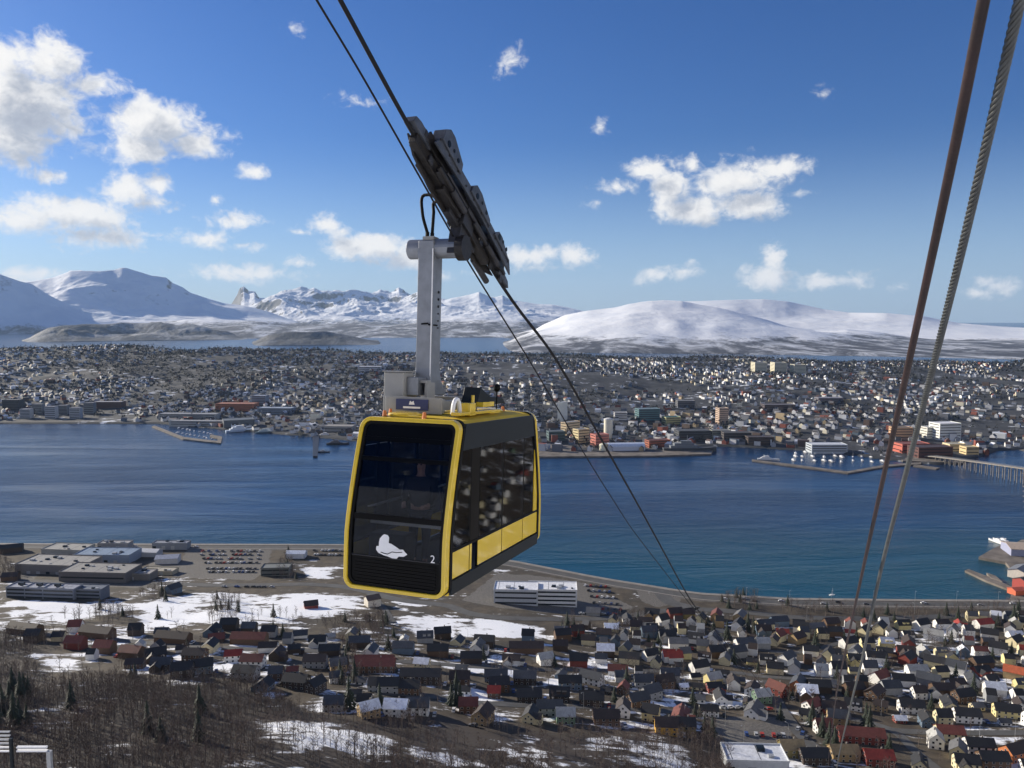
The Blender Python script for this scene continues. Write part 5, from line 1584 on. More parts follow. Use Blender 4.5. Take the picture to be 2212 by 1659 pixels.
# ---- boats
def hull_geo(Lb, B, D, mb, m):
    st = [(-.5, .8, 0), (-.3, 1, 0), (.1, 1, 0), (.35, .72, .1), (.5, .02, .25)]
    vs = []
    for (t, b, r) in st:
        for (y, z) in ((-.5 * b, 1 + r), (-.42 * b, .1), (0, -.15), (.42 * b, .1), (.5 * b, 1 + r)): vs.append((t * Lb, y * B, z * D))
    fs = [(i * 5 + j, i * 5 + j + 1, i * 5 + 6 + j, i * 5 + 5 + j) for i in range(4) for j in range(4)] + [(i * 5 + 4, i * 5, i * 5 + 5, i * 5 + 9) for i in range(4)] + [(4, 3, 2, 1, 0)]
    mb.add(vs, fs, m)


def small_boat(x, y, z, rot, Lb, mast, label, hullc=(.7, .7, .7), group=None):
    o = empty('boat', (x, y, z), rot); tag(o, label, 'boat', group)
    mb = MB(); hull_geo(Lb, Lb * .3, Lb * .11, mb, M_OBJ); h = obj('hull', mb, o); h.color = (*hullc, 1)
    mb = MB(); mb.box((-Lb * .05, 0, Lb * .15), (Lb * .38, Lb * .19, Lb * .11), M_WHITE); obj('cabin', mb, o)
    if mast:
        mb = MB(); mb.cyl((Lb * .08, 0, Lb * .1), (Lb * .08, 0, Lb * 1.25), .09, M_METALP, 5); obj('mast', mb, o)
    return o


def ship(x, y, rot, Lb, hullc, sup, label):
    o = empty('ship', (x, y, 0), rot); tag(o, label, 'ship')
    mb = MB(); hull_geo(Lb, Lb * .17, Lb * .07, mb, M_OBJ); h = obj('hull', mb, o); h.color = (*hullc, 1)
    zz = Lb * .07
    for k, (t, l, b) in enumerate(((-.12, .5, .13), (-.12, .36, .12), (-.08, .2, .11))):
        mb = MB(); mb.box((t * Lb, 0, zz + Lb * .022), (l * Lb, b * Lb, Lb * .044), M_OBJ); q = obj('deckhouse', mb, o); q.color = (*sup, 1)
        zz += Lb * .045
    mb = MB(); mb.tube([(-.05 * Lb, 0, zz - .5), (-.05 * Lb, 0, zz + Lb * .10)], [Lb * .006, Lb * .003], M_METALP, 6); obj('mast', mb, o)
    mb = MB(); mb.tube([(-.2 * Lb, 0, zz - Lb * .02), (-.21 * Lb, 0, zz + Lb * .04)], Lb * .02, M_OBJ, 10); q = obj('funnel', mb, o); q.color = (*hullc, 1)


for (x, y, rot, Lb, hc, sc_, lb) in [
    (1490, 975, R(2), 92, (.05, .055, .065), (.16, .18, .20), 'long dark grey ship moored at the end of the town quay'),
    (522, 932, R(34), 62, (.42, .52, .66), (.62, .68, .74), 'large pale blue and white ship at the left shipyard'),
    (575, 935, R(20), 40, (.10, .16, .20), (.40, .48, .5), 'smaller blue-green ship right of the pale shipyard ship'),
    (1660, 994, R(-14), 34, (.74, .74, .72), (.78, .78, .76), 'white passenger boat at the outer end of the breakwater'),
    (705, 942, R(10), 34, (.03, .03, .035), (.7, .7, .7), 'dark trawler with white wheelhouse by the dark pier'),
    (730, 960, R(4), 40, (.02, .02, .03), (.1, .1, .12), 'low black barge ship between pier and cabin'),
    (700, 977, R(0), 20, (.03, .03, .04), (.3, .32, .35), 'small dark workboat at the tip of the dark pier')]:
    X, Y = plane_pt(x, y, 0); ship(X, Y, rot, Lb, hc, sc_, lb)
for k in range(30):
    x = 1715 + (k % 10) * 21 + rnd.uniform(-5, 5); y = 978 + (k // 10) * 9 + rnd.uniform(-2, 2)
    if y > 1012 - abs(x - 1830) * .07: y -= 8
    X, Y = plane_pt(x, y, 0)
    small_boat(X, Y, 0, R(rnd.choice([80, 95, 100])), rnd.uniform(9, 15), rnd.random() < .75, f'small boat in the marina, {ORD[k % 10]} from left in {ORD[k // 10]} mooring line', rnd.choice([(.7, .7, .7), (.08, .12, .25), (.5, .5, .5), (.7, .7, .68)]), 'boats moored in the marina')
for k in range(18):
    x = 385 + (k % 9) * 9 + rnd.uniform(-2, 2); y = 925 + (k // 9) * 10 + (k % 9) * 1.6
    X, Y = plane_pt(x, y, 0)
    small_boat(X, Y, 0, R(rnd.uniform(60, 120)), rnd.uniform(7, 12), rnd.random() < .4, f'small white boat in the left boat harbour, {ORD[k % 9]} in the {["upper", "lower"][k // 9]} line', (.7, .7, .7), 'boats in the left harbour')
for k, (x, y, l_) in enumerate([(2153, 1172, 22), (2164, 1172, 24)]):
    X, Y = plane_pt(x, y, 0); ship(X, Y, R(100), l_, (.72, .72, .72), (.78, .78, .78), ['left white fishing boat at the tip of the right promontory', 'right white fishing boat at the tip of the right promontory'][k])
X, Y = plane_pt(1792, 1287, 0); small_boat(X, Y - 5, 2.2, R(10), 5, True, 'small white boat with mast pulled up by the shore road')
X, Y = plane_pt(1600, 1203 - 60, 0); small_boat(X - 380, Y + 90, 0, R(160), 8, False, 'tiny motor boat out on the water')

# ---- bridge
bo = empty('bridge'); tag(bo, 'long pale road bridge on slender pairs of piers at the right edge', 'bridge')
A_ = Vector((*plane_pt(2025, 986, 9), 9)); B_ = Vector((*plane_pt(2212, 1011, 22), 22)); C_ = B_ + (B_ - A_) * 1.1; C_.z = 34
cv = smooth_curve([A_ - (B_ - A_) * .25 - Vector((0, 0, 2)), A_, B_, C_], 14)
mb = MB(); V = []
for i, p in enumerate(cv):
    d = (cv[min(i + 1, len(cv) - 1)] - cv[max(i - 1, 0)]); d.z = 0; d.normalize(); a = Vector((-d.y, d.x, 0)) * 4.6
    V += [p - a - Vector((0, 0, 1.3)), p + a - Vector((0, 0, 1.3)), p + a, p - a]
fs = [(i * 4 + k, i * 4 + (k + 1) % 4, i * 4 + 4 + (k + 1) % 4, i * 4 + 4 + k) for i in range(len(cv) - 1) for k in range(4)]
mb.add(V, fs, M_CONC); obj('bridge_deck', mb, bo)
for s in (-4.5, 4.5):
    mb = MB(); V = [p + Vector((0, s * .9, .0)) for p in cv]; mb.tube([v + Vector((s * .3, 0, .9)) for v in V], .12, M_METALP, 4); obj('railing', mb, bo)
tot = (C_ - A_).length
for k in range(34):
    f = k / 33; q = A_ + (C_ - A_) * f
    j = min(range(len(cv)), key=lambda i: (cv[i].xy - q.xy).length); zt = cv[j].z - 1.3
    q = Vector((q.x, q.y, 0)) ; q = Vector((cv[j].x + (q - cv[j]).x * 1, cv[j].y + (q - cv[j]).y * 1, 0))
    for s in (-1, 1):
        mb = MB(); a = (B_ - A_); a.z = 0; a.normalize(); a = Vector((-a.y, a.x, 0)) * 3.1 * s
        mb.tube([q + a + Vector((0, 0, -2)), q + a + Vector((0, 0, zt))], .62, M_CONC, 8); obj('pier', mb, bo)

# ---- town houses beyond the named ones: one mass
def gable_VF(Lh=12, Wh=9, eh=5.5, rh=3.5):
    a, b = Lh / 2, Wh / 2
    V = np.array([(-a, -b, -3), (-a, b, -3), (a, b, -3), (a, -b, -3), (-a, -b, eh), (-a, b, eh), (a, b, eh), (a, -b, eh), (-a, 0, eh + rh), (a, 0, eh + rh)], float)
    W = [(0, 4, 8, 5, 1), (3, 2, 6, 9, 7), (0, 3, 7, 4), (1, 5, 6, 2)]; Rf = [(4, 7, 9, 8), (5, 8, 9, 6)]
    TW = triangulate(V, W); TR = triangulate(V, Rf)
    return V, np.concatenate([TW, TR]), np.array([0] * len(TW) + [1] * len(TR))


def flat_VF():
    V = np.array([(x, y, z) for z in (-3, 9) for x, y in ((-10, -7), (10, -7), (10, 7), (-10, 7))], float)
    W = [(0, 1, 5, 4), (1, 2, 6, 5), (2, 3, 7, 6), (3, 0, 4, 7)]; Rf = [(4, 5, 6, 7)]
    TW = triangulate(V, W); TR = triangulate(V, Rf)
    return V, np.concatenate([TW, TR]), np.array([0] * len(TW) + [1] * len(TR))


ex = [h[:] for h in surplus]
rs = np.random.RandomState(77)
for _ in range(1100):                     # the suburb goes on beyond the right edge of the view
    x = rs.uniform(380, 1500); y = rs.uniform(200, 1500)
    if y > 1.50 * x - 40 or y > shoreY(x) - 30: continue
    ex.append([x, y, float(hN(x, y)), rs.choice([0, 1.5]) + rs.normal(0, .15), rs.uniform(.7, 1), rs.choice(wl_w), rs.choice(rf_w), 0])
XN = np.array([h[0] for h in ex]); YN = np.array([h[1] for h in ex]); ZN = np.array([h[2] for h in ex]); SN = np.array([h[4] for h in ex])
LN = np.array([HP[h[7]]['L'] / 12 for h in ex])
V, T, mi, src = merge([gable_VF()], np.zeros(len(ex), int), XN, YN, ZN, np.array([h[3] for h in ex]), np.stack([SN * LN, SN * .95, SN], -1))
cw = np.array([WC[h[5]] for h in ex]); cr = np.array([RC[h[6]] for h in ex])
tag(link('suburb_houses', np_mesh('suburb_houses', V, T, [M_ATT], col=np.where(mi[:, None] == 0, cw[src], cr[src]))), 'further small houses between the nearer ones on the near slope', None, None, 'stuff')
n = 17000
X = nr.uniform(-2300, 2400, n); dY = np.interp(X, _ishp[:, 0], _ishp[:, 1])
Y = dY + 14 + (nr.uniform(0, 1, n) ** 1.15) * (3420 - dY)
Xg = np.round(X / 27) * 27 + nr.uniform(-5, 5, n); Yg = Y
k = (np.abs(X / Y) < .72)
dens = fbm(X / 320, Y / 320, 3, 90)
k &= (dens + nr.uniform(-.12, .12, n)) > np.where(Y > 3050, .56, .36)
# parks and woods stay open
k &= ~((X > 1300) & (Y > 2350) & (Y < 2900) & (dens < .62))
X, Y, dY = Xg[k], Yg[k], dY[k]
# spacing: keep one per 15 m cell
cell = {}
keep = []
for i in range(len(X)):
    c = (int(X[i] // 14), int(Y[i] // 15))
    if c in cell: continue
    cell[c] = 1; keep.append(i)
X, Y, dY = X[keep], Y[keep], dY[keep]
Z = hI(X, Y)
ok = Z > 1.5
X, Y, Z, dY = X[ok], Y[ok], Z[ok], dY[ok]
n = len(X)
central = np.exp(-((X - 330) / 420) ** 2) * np.clip(1 - (Y - dY) / 500, 0, 1)
big = nr.uniform(0, 1, n) < (.02 + .30 * central + .12 * (Y - dY < 120))
which = big.astype(int)
sc = np.stack([nr.uniform(.65, 1.1, n), nr.uniform(.7, 1.0, n), nr.uniform(.75, 1.1, n) * np.where(big, nr.uniform(.7, 1.4, n), 1)], -1)
rot = np.round(fbm(X / 400, Y / 400, 2, 7) * 6) * .4 + nr.choice([0, math.pi / 2], n) + nr.normal(0, .08, n)
V, T, mi, src = merge([gable_VF(), flat_VF()], which, X, Y, Z, rot, sc)
wp_ = np.array([(.80, .79, .76), (.76, .76, .76), (.72, .67, .52), (.50, .52, .55), (.30, .32, .35), (.22, .06, .04), (.09, .06, .05), (.08, .12, .17), (.42, .33, .2), (.14, .15, .18)])
rp_ = np.array([(.04, .04, .045), (.06, .06, .065), (.08, .05, .045), (.14, .14, .15), (.70, .73, .78), (.20, .06, .04)])
pw = np.array([.20, .15, .11, .10, .10, .05, .08, .08, .04, .09]); pr_ = np.array([.33, .24, .16, .12, .09, .06])
ci = nr.choice(len(wp_), n, p=pw / pw.sum()); ri = nr.choice(len(rp_), n, p=pr_ / pr_.sum())
colr = np.where(mi[:, None] == 0, wp_[ci][src], rp_[ri][src]) * nr.uniform(.8, 1.1, n)[src][:, None]
tag(link('town_houses', np_mesh('town_houses', V, T, [M_ATT], col=np.clip(colr, 0, 1))), 'mass of small town houses covering the island slope across the water', None, None, 'stuff')


# ================================================================== trees
def bare_tree(seed, h=9.0, spread=2.6, twigs=150):
    r = random.Random(seed); t = MB(); c = MB()
    lean = Vector((r.uniform(-.06, .06), r.uniform(-.06, .06), 1))
    top = lean * h * .9
    t.tube([(0, 0, -.5), lean * h * .35, lean * h * .65, top], [.15, .11, .07, .02], M_TRUNK, 5, cap=False)
    tips = []
    for k in range(9):
        f = .28 + .62 * k / 9; a = k * 2.4 + r.uniform(-.4, .4); b = lean * h * f
        ln = spread * (1.05 - f * .6) * r.uniform(.7, 1.1)
        e = b + Vector((math.cos(a) * ln, math.sin(a) * ln, ln * r.uniform(.8, 1.4)))
        t.tube([b, (b + e) / 2 + Vector((0, 0, .15)), e], [.06, .04, .015], M_TRUNK, 3, cap=False)
        tips.append((b, e))
    vs = []; fs = []
    for k in range(twigs):
        b, e = r.choice(tips); f = r.uniform(.25, 1.0); p = b + (e - b) * f
        d = Vector((r.gauss(0, 1), r.gauss(0, 1), abs(r.gauss(.8, .7)))).normalized() * r.uniform(.6, 1.5)
        w = Vector((r.gauss(0, 1), r.gauss(0, 1), r.gauss(0, .4))).normalized() * r.uniform(.03, .075)
        i = len(vs); vs += [p - w, p + w, p + d]; fs.append((i, i + 1, i + 2))
    c.add(vs, fs, M_TWIG)
    return t, c


def spruce(seed, h=11.0, w=2.4):
    r = random.Random(seed); t = MB(); c = MB()
    t.tube([(0, 0, -.5), (0, 0, h * .95)], [.18, .03], M_TRUNK, 5, cap=False)
    vs = []; fs = []
    for k in range(13):
        z = h * (.08 + .88 * k / 13); rad = w * (1 - k / 13.5) * r.uniform(.85, 1.1)
        m = 9
        for j in range(m):
            a = 2 * math.pi * (j + r.random() * .7) / m; ln = rad * r.uniform(.7, 1.15); i = len(vs)
            wd = .42 * ln + .15
            vs += [(0, 0, z + h * .07), (math.cos(a) * ln - math.sin(a) * wd * .6, math.sin(a) * ln + math.cos(a) * wd * .6, z - ln * .32), (math.cos(a) * ln * 1.1, math.sin(a) * ln * 1.1, z - ln * .22), (math.cos(a) * ln + math.sin(a) * wd * .6, math.sin(a) * ln - math.cos(a) * wd * .6, z - ln * .36)]
            fs += [(i, i + 1, i + 2), (i, i + 2, i + 3)]
    c.add(vs, fs, M_NEEDLE)
    return t, c


def combo(t, c):
    V = np.array(t.v + c.v, float); F_ = triangulate(V, t.f)
    F2 = triangulate(V, [tuple(i + len(t.v) for i in f) for f in c.f])
    return V, np.concatenate([F_, F2]), np.array([0] * len(F_) + [1] * len(F2))


BT = [bare_tree(s, 9 + s % 3, 2.3 + .3 * (s % 3), 150) for s in range(5)]
BTM = [(t.mesh('trunk'), c.mesh('crown')) for t, c in BT]
BTL = [bare_tree(s + 40, 8, 2.6, 90) for s in range(5)]
SP = [spruce(s, 11 + s, 2.3 + .3 * s) for s in range(3)]
SPM = [(t.mesh('trunk'), c.mesh('crown')) for t, c in SP]


def scatter(poly, spacing, seed, jit=.45, thin=None):
    rs = np.random.RandomState(seed)
    P = np.array([p[:2] for p in poly]); x0, y0 = P.min(0); x1, y1 = P.max(0)
    gx, gy = np.meshgrid(np.arange(x0, x1, spacing), np.arange(y0, y1, spacing))
    gx = gx.ravel() + rs.uniform(-jit, jit, gx.size) * spacing; gy = gy.ravel() + rs.uniform(-jit, jit, gy.size) * spacing
    k = inpoly(gx, gy, [tuple(p[:2]) for p in poly])
    if thin is not None: k &= thin(gx, gy)
    return gx[k], gy[k]


def inview(x, y, z, m=40):
    p = proj(np.stack([x, y, z + 5], -1)); return (p[:, 0] > -m) & (p[:, 0] < 2212 + m) & (p[:, 1] < 1659 + 110)


fx, fy = scatter(FOREST, 2.9, 3)
kk = ~(inpoly(fx, fy, SPARSE) & (nr.uniform(0, 1, len(fx)) < .35)) & ~(inpoly(fx, fy, SNOW[5]) & (nr.uniform(0, 1, len(fx)) < .6))
kk &= fbm(fx / 25, fy / 25, 3, 8) + nr.uniform(-.1, .1, len(fx)) > .38
fx, fy = fx[kk], fy[kk]; fz = hN(fx, fy); k = inview(fx, fy, fz); fx, fy, fz = fx[k], fy[k], fz[k]
# loose trees, hedges and clumps between the houses
_y = lambda p: wp(c6, p)
clumps = [_y([(480, 520), (560, 430), (740, 460), (740, 520)]), _y([(1150, 540), (1180, 380), (1330, 400), (1330, 520)]), _y([(1750, 520), (2010, 480), (2200, 700), (1900, 660)]), _y([(760, 380), (860, 320), (1040, 330), (900, 420)]),
          _y([(1850, 900), (1900, 640), (2050, 720), (2000, 880)]), wp(c7, [(1720, 540), (1740, 380), (2000, 360), (1980, 560)]), wp(c7, [(1380, 420), (1500, 400), (1560, 540), (1400, 560)]), wp(c7, [(0, 480), (80, 330), (200, 420), (240, 560)]),
          wp(c8, [(430, 420), (660, 380), (700, 480), (500, 470)]), wp(c8, [(800, 440), (1500, 490), (2200, 440), (2200, 520), (1500, 540), (800, 500)]), wp(c8, [(560, 620), (700, 540), (720, 600), (600, 680)]), wp(c8, [(80, 860), (250, 800), (260, 960), (120, 960)]),
          wp(c8, [(990, 600), (1080, 580), (1080, 680), (1000, 690)]), wp(c8, [(1640, 640), (1900, 640), (1880, 760), (1640, 700)]), wp(c8, [(340, 1080), (440, 1080), (440, 1240), (330, 1220)]), wp(c8, [(1990, 560), (2080, 480), (2080, 600), (2000, 620)]),
          _y([(1600, 120), (1640, 290), (1500, 290)]), wp(c8, [(640, 780), (760, 790), (740, 850), (640, 830)]), _y([(0, 150), (120, 260), (110, 310), (0, 300)]), wp(c8, [(330, 640), (430, 640), (440, 720), (330, 720)])]
gx_, gy_ = [], []
for i, c in enumerate(clumps):
    a, b = scatter(c, 4.3, 50 + i); gx_.append(a); gy_.append(b)
# gardens
rs = np.random.RandomState(5); a = rs.uniform(-330, 560, 4200); b = rs.uniform(290, 660, 4200)
k = (inpoly(a, b, hzone) | inpoly(a, b, hz2) | inpoly(a, b, wp(c6, [(0, 480), (2100, 500), (2250, 950), (1500, 950), (900, 830), (0, 800)]))) & (fbm(a / 40, b / 40, 3, 66) > .46)
gx_.append(a[k]); gy_.append(b[k])
gx_ = np.concatenate(gx_); gy_ = np.concatenate(gy_)
HA = np.array([(h[0], h[1], HP[h[7]]['L'] * .40) for h in allh])
k = (((gx_[:, None] - HA[None, :, 0]) ** 2 + (gy_[:, None] - HA[None, :, 1]) ** 2) > (HA[None, :, 2] + 1.5) ** 2).all(1)
k &= np.array([not near_road(x, y, -3) for x, y in zip(gx_, gy_)])
gx_, gy_ = gx_[k], gy_[k]; gz_ = hN(gx_, gy_); k = inview(gx_, gy_, gz_); gx_, gy_, gz_ = gx_[k], gy_[k], gz_[k]
isgreen = nr.uniform(0, 1, len(gx_)) < .07

AX = np.concatenate([fx, gx_]); AY = np.concatenate([fy, gy_]); AZ = np.concatenate([fz, gz_]); GR = np.concatenate([np.zeros(len(fx), bool), isgreen])
infor = np.concatenate([np.ones(len(fx), bool), np.zeros(len(gx_), bool)])
dist = np.hypot(AX, AY); od = np.argsort(dist); od = od[~GR[od]]
pick = set(od[:300].tolist())
ppx = proj(np.stack([AX, AY, AZ + 4], -1))


def put_tree(i, meshes, name, label, grp, h=1.0):
    o = bpy.data.objects.new(name, None); COL.objects.link(o)
    o.location = (AX[i], AY[i], AZ[i]); o.rotation_euler = (0, 0, rnd.uniform(0, 6.28)); s = rnd.uniform(.7, 1.15) * h; o.scale = (s, s, s)
    tag(o, label, 'tree', grp)
    link('trunk', meshes[0], o); link('crown', meshes[1], o)


for i in pick:
    px = ppx[i, 0]
    lb = ('leafless brown birch in the dense wood at the bottom left' if px < 560 else 'leafless birch on the snowy wooded bank at the bottom middle' if px < 1500 else 'bare garden tree standing between the houses at right')
    put_tree(i, BTM[i % 5], 'bare_tree', lb, lb.replace('leafless brown birch', 'leafless birches').replace('leafless birch ', 'leafless birches ').replace('bare garden tree', 'bare garden trees'))
gidx = [i for i in range(len(AX)) if GR[i]][:150]
for i in gidx:
    px = ppx[i, 0]
    lb = 'dark green spruce between the houses on the left and middle slope' if px < 1380 else 'dark green spruce in a garden among the white houses at right'
    put_tree(i, SPM[i % 3], 'spruce_tree', lb, 'spruces among the houses', .8)
extra_spruce = [c6(rnd.uniform(-20, 170), rnd.uniform(900, 1150)) for _ in range(13)] + [c6(rnd.uniform(300, 1200), rnd.uniform(950, 1250)) for _ in range(5)] + [c8(620, 590), c8(1320, 1190), c8(1300, 1150), c8(1050, 1200), c8(990, 1140), c8(1090, 1250), c8(2060, 560), c8(1830, 545), c8(500, 640), c8(540, 780), c8(1920, 960), c6(1930, 1000), c6(1880, 830), c6(1960, 850), c6(2100, 1010), c7(630, 1000), c7(660, 1005), c7(690, 1010), c7(1430, 470), c8(1010, 690), c8(2150, 560), c7(1840, 880), c8(2170, 540)]
for k, p in enumerate(extra_spruce):
    x, y, z = gp(*p)
    o = bpy.data.objects.new('spruce_tree', None); COL.objects.link(o); o.location = (x, y, z); s = rnd.uniform(.9, 1.35); o.scale = (s, s, s)
    tag(o, 'dark spruce among the bare trees of the lower left wood' if k < 18 else 'large dark spruce standing higher than the roofs around it', 'tree', 'spruces in the lower left wood' if k < 18 else 'large spruces')
    link('trunk', SPM[k % 3][0], o); link('crown', SPM[k % 3][1], o)
rest = np.array([i for i in range(len(AX)) if i not in pick and not GR[i]])
wh = rest % 5; ns = len(rest)
s_ = nr.uniform(.5, 1.0, ns) * (.72 + .75 * fbm(AX[rest] / 22, AY[rest] / 22, 3, 55))
V, T, mi, _ = merge([combo(*b) for b in BTL], wh, AX[rest], AY[rest], AZ[rest], nr.uniform(0, 6.28, ns), np.stack([s_, s_, s_ * nr.uniform(.85, 1.15, ns)], -1))
tag(link('bare_wood', np_mesh('bare_wood', V, T, [M_TRUNK, M_TWIG], midx=mi)), 'rest of the leafless brown wood and thickets on the near slope', None, None, 'stuff')
print('trees', len(AX), 'rest', ns, 'tris', len(T))

# town trees on the island: one mass of small dark crowns
def blob(seed):
    r = random.Random(seed); vs = []; fs = []
    for k in range(16):
        p = Vector((r.gauss(0, 2.2), r.gauss(0, 2.2), 3 + abs(r.gauss(0, 2.6)))); i = len(vs)
        for j in range(3): vs.append(p + Vector((r.gauss(0, 1.3), r.gauss(0, 1.3), r.gauss(0, 1.5))))
        fs.append((i, i + 1, i + 2))
    return np.array(vs, float), np.array(fs), np.zeros(len(fs), int)


n = 21000
X = nr.uniform(-2300, 2500, n); dY = np.interp(X, _ishp[:, 0], _ishp[:, 1]); Y = dY + 25 + nr.uniform(0, 1, n) ** .8 * (3560 - dY)
Z = hI(X, Y); k = (np.abs(X / Y) < .72) & (Z > 2) & ((fbm(X / 200, Y / 200, 4, 33) > .47) | (Y > 3050))
X, Y, Z = X[k], Y[k], Z[k]; n = len(X)
s_ = nr.uniform(.7, 1.5, n) * np.where(Y > 3000, 1.15, 1)
V, T, mi, src = merge([blob(i) for i in range(4)], nr.randint(0, 4, n), X, Y, Z, nr.uniform(0, 6, n), np.stack([s_, s_, s_], -1))
tc_ = np.array([(.017, .018, .020), (.024, .022, .022), (.011, .017, .015)])[nr.randint(0, 3, n)][src]
tag(link('town_trees', np_mesh('town_trees', V, T, [M_ATT], col=tc_)), 'dark trees scattered between the town houses on the island', None, None, 'stuff')


# ================================================================== cars, lamps, small things
def car_geo():
    b = MB()
    b.prism([(-2.1, -.85, .3), (2.1, -.85, .3), (2.1, -.85, .8), (1.2, -.85, .95), (-2.05, -.85, .98)], (0, 1.7, 0), M_OBJ)
    c = MB(); c.prism([(-1.8, -.76, .96), (1.0, -.76, .94), (.5, -.76, 1.42), (-1.4, -.76, 1.45)], (0, 1.52, 0), M_WIN)
    r = MB(); r.box((-.45, 0, 1.46), (1.8, 1.4, .05), M_OBJ)
    w = MB(); w.cyl((0, -.08, 0), (0, .08, 0), .33, M_RUB, 10)
    return b.mesh('body'), c.mesh('window_glass'), w.mesh('wheel'), r.mesh('roof_panel')


CG = car_geo()
CCOL = {'white': (.7, .7, .7), 'silver': (.4, .41, .42), 'black': (.02, .02, .022), 'dark grey': (.08, .08, .09), 'red': (.35, .03, .02), 'blue': (.03, .07, .22)}


def parked(x, y, rot, colr, label, grp, z=None):
    z = float(hN(x, y)) + .2 if z is None else z
    o = bpy.data.objects.new('parked_car', None); COL.objects.link(o); o.location = (x, y, z); o.rotation_euler = (0, 0, rot)
    tag(o, label, 'car', grp)
    b = link('body', CG[0], o); b.color = (*CCOL[colr], 1)
    r = link('roof_panel', CG[3], o); r.color = (*CCOL[colr], 1)
    link('window_glass', CG[1], o)
    for sx in (-1.3, 1.3):
        for sy in (-.82, .82):
            w = link('wheel', CG[2], o); w.location = (sx, sy, .33)


def row_cars(fn, a, b, n, desc, rot, grp):
    A, B = gp(*fn(*a)), gp(*fn(*b)); side = 'left'
    for k in range(n):
        if n > 7 and rnd.random() < .22: continue
        f = k / max(1, n - 1) + rnd.uniform(-.02, .02)
        cn = rnd.choice(list(CCOL))
        parked(A[0] + (B[0] - A[0]) * f, A[1] + (B[1] - A[1]) * f, R(rot) + rnd.uniform(-.05, .05), cn, f'{cn} car {desc}, {ORD[k]} from left', grp)


G1 = 'cars on the left car park'
for k, yy in enumerate((130, 150, 172, 195, 228, 246)):
    row_cars(c6, (1100 + 12 * k, yy), (1440 - 8 * k, yy), 14, f'{ORD[k]} line from sea on left lot', 84, G1)
row_cars(c6, (1720, 125), (1880, 128), 9, 'in the back line beside the cabin corner', 84, 'cars behind the cabin corner')
row_cars(c6, (1720, 150), (1880, 152), 9, 'in the front line beside the cabin corner', 84, 'cars behind the cabin corner')
row_cars(c6, (1240, 328), (1500, 330), 9, 'along the main road below the car park', 0, 'cars along the main road')
for k, yy in enumerate((180, 215, 255, 300, 340)):
    row_cars(c7, (1560 + 20 * k, yy), (1700 + 25 * k, yy + 10), 5, f'in {ORD[k]} line right of the office blocks', 70, 'cars right of the offices')
row_cars(c7, (1530, 375), (1760, 378), 7, 'nearest the bend of the main road', 10, 'cars at the bend of the main road')
row_cars(c8, (610, 1195), (830, 1200), 8, 'on the lot above the wood', 80, 'cars on the lot among the houses')
row_cars(c8, (910, 1165), (960, 1215), 3, 'beside the curved street', 60, 'cars by the curved street')
row_cars(c8, (480, 1040), (740, 1050), 7, 'on the snowy lot between houses', 20, 'cars on the snowy lot')
row_cars(c8, (470, 980), (700, 985), 6, 'on the upper snowy lot between houses', 20, 'cars on the snowy lot')
row_cars(c8, (1620, 1010), (1860, 985), 4, 'in the shade of the brown houses', 0, 'cars by the brown houses')
row_cars(c8, (1900, 150), (2150, 145), 0, '', 0, '') if False else None
for k, xx in enumerate((480, 590, 640, 790, 950, 1040, 1180, 1500, 1790, 1980)):
    X, Y, Z = gp(*c8(xx, 400)); cn = rnd.choice(['black', 'white', 'dark grey', 'silver'])
    parked(X, float(shoreY(X)) - 12 + (2 if k % 2 else -2), R(-8 if xx < 900 else 0), cn, f'{cn} car driving on the shore road, {ORD[k]} from left of those', 'cars on the right shore road')
for k, xx in enumerate((390, 620, 765, 1100)):
    X, Y, Z = gp(*c6(xx, 95)); cn = rnd.choice(['black', 'white', 'dark grey'])
    parked(X, float(shoreY(X)) - 12, 0, cn, f'{cn} car on the left shore road, {ORD[k]} from left of those', 'cars on the left shore road')

# cars left beside the houses
spots = []
for h in houses:
    if len(spots) >= 64: break
    if h[1] > 520: continue
    for sx in (1, -1):
        d_ = HP[h[7]]['L'] * h[4] * .5 + 2.6
        cx, cy = h[0] + sx * d_ * math.cos(h[3]) - 1.5 * math.sin(h[3]), h[1] + sx * d_ * math.sin(h[3]) - 1.5 * math.cos(h[3])
        if all((cx - q[0]) ** 2 + (cy - q[1]) ** 2 > (HP[q[7]]['L'] * q[4] * .5 + 1.5) ** 2 for q in allh if q is not h) and rnd.random() < .7:
            px_, py_ = proj((cx, cy, float(hN(cx, cy))))
            if 0 < px_ < 2212 and py_ < 1655: spots.append((px_, cx, cy, h[3]))
            break
spots.sort()
for k, (px_, cx, cy, rz) in enumerate(spots):
    cn = rnd.choice(['white', 'silver', 'dark grey', 'black', 'blue', 'red', 'silver', 'white'])
    parked(cx, cy, rz + math.pi / 2 + rnd.uniform(-.1, .1), cn, f'{cn} car parked beside a house wall, {ORD[k]} from left of such cars', 'cars parked beside houses')

lamp_m = MB(); lamp_m.tube([(0, 0, -.5), (0, 0, 8.5)], [.10, .06], M_METALP, 6); LPM = lamp_m.mesh('pole')
lamp_a = MB(); lamp_a.tube([(0, 0, 8.4), (.4, 0, 8.8), (1.6, 0, 8.9)], .045, M_METALP, 5); LAM = lamp_a.mesh('arm')
lamp_h = MB(); lamp_h.box((1.8, 0, 8.85), (.7, .28, .12), M_METALP); LHM = lamp_h.mesh('lamp_head')


def lamp(x, y, z, rot, label, grp):
    o = bpy.data.objects.new('street_lamp', None); COL.objects.link(o); o.location = (x, y, z); o.rotation_euler = (0, 0, rot); tag(o, label, 'street lamp', grp)
    link('pole', LPM, o); link('arm', LAM, o); link('lamp_head', LHM, o)


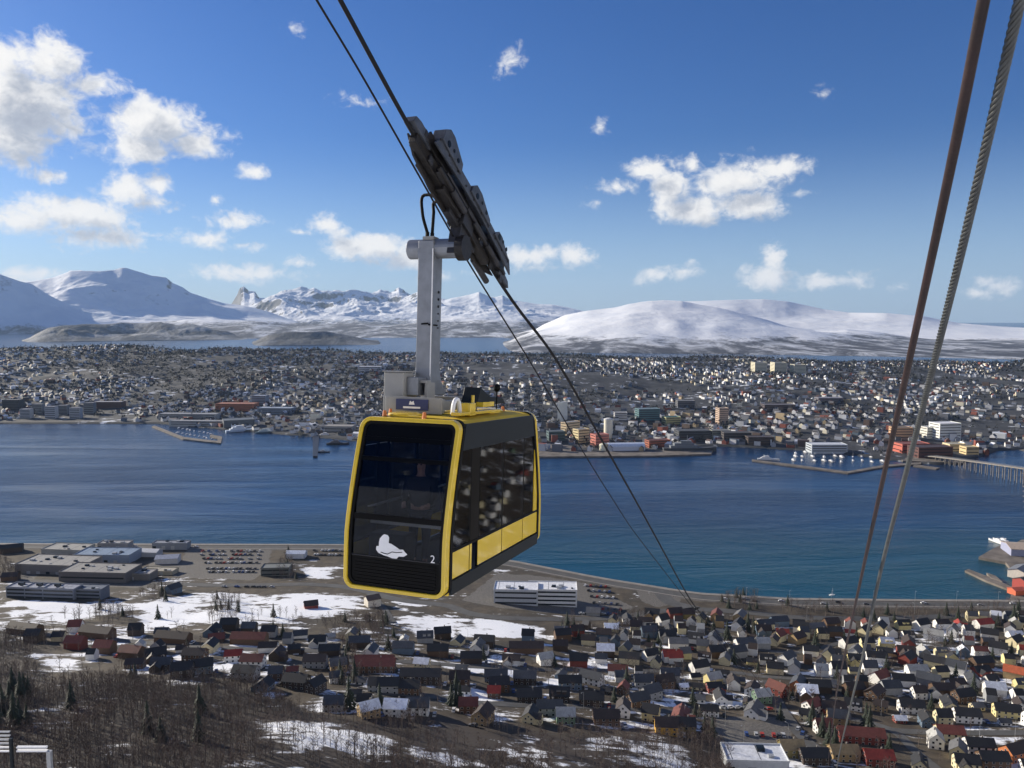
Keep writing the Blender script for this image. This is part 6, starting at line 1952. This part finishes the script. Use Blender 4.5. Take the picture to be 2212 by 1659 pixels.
for k, (p, d) in enumerate([(c8(257, 1112), 'right of the bare trees near the yellow house'), (c8(597, 1238), 'at the edge of the car lot by the wood'), (c8(852, 1228), 'beside the bend of the curved street'), (c8(1955, 1205), 'in front of the white house at far right'), (c8(1388, 1085), 'behind the big spruce'),
                            (c8(2160, 1200), 'nearest the right edge'), (c8(490, 1150), 'between the lot and the thicket'), (c7(1195, 985), 'in front of the dark tall house'), (c7(1545, 1030), 'on the middle street near the snow patch'), (c7(745, 570), 'above the snowy field in the middle'),
                            (c8(1580, 500), 'on the shore strip at the right'), (c8(312, 520), 'beside the olive house'), (c8(960, 520), 'above the grey roofs')]):
    x, y, z = gp(*p); lamp(x, y, z, rnd.uniform(0, 6), 'slim steel street lamp ' + d, 'street lamps among the houses')
for k in range(8):
    x = 190 + k * 33; lamp(x, float(shoreY(x)) - 6.5, 2.6, R(-90), f'street lamp on the right shore road, {ORD[k]} from left', 'street lamps on the shore road')

# steel gantry poking out of the wood in the bottom left corner
x, y, z = gp(140, 1700)
d = Vector(raydir(100, 1622)); t = 150
gq = d * t + Vector((0, 0, CAMZ)); gz = float(hN(gq.x, gq.y))
o = empty('steel_gantry', (gq.x, gq.y, gq.z)); tag(o, 'pale steel gantry rising from the wood in the bottom left corner', 'gantry')
mb = MB(); mb.box((0.55, 0, (gz - gq.z) / 2), (.75, .75, abs(gz - gq.z)), M_METALP); obj('post', mb, o)
mb = MB(); mb.box((-2.6, 0, .75), (5.6, .5, .32), M_WHITE); obj('crossbeam', mb, o)
mb = MB(); mb.box((-2.6, 0, 0.05), (5.7, .5, .32), M_WHITE); obj('crossbeam', mb, o)
for k in range(6):
    mb = MB(); mb.box((-9.2, .3, -.2 + k * .75), (4.8, .4, .22), M_METALP if k > 1 else M_WHITE); obj('slat', mb, o)
mb = MB(); mb.box((-6.7, .3, (gz - gq.z) / 2 + 2), (.5, .5, abs(gz - gq.z) + .5), M_BAND); obj('post', mb, o)

# ================================================================== air
mb = MB(); mb.box((0, 13000, 700), (52000, 30000, 1420), None) if False else None
hm = bpy.data.materials.new('haze'); hm.use_nodes = True
ht = NT(hm.node_tree)
for n_ in list(ht.n): ht.n.remove(n_)
pv = ht.new('ShaderNodeVolumePrincipled'); pv.inputs['Density'].default_value = 1.9e-5; pv.inputs['Color'].default_value = (.52, .72, 1.0, 1); pv.inputs['Anisotropy'].default_value = .1
ho = ht.new('ShaderNodeOutputMaterial'); ht.l.new(pv.outputs[0], ho.inputs['Volume'])
mb = MB(); mb.box((0, 12000, 690), (53000, 31500, 1410), hm); tag(obj('haze', mb), kind='stuff')
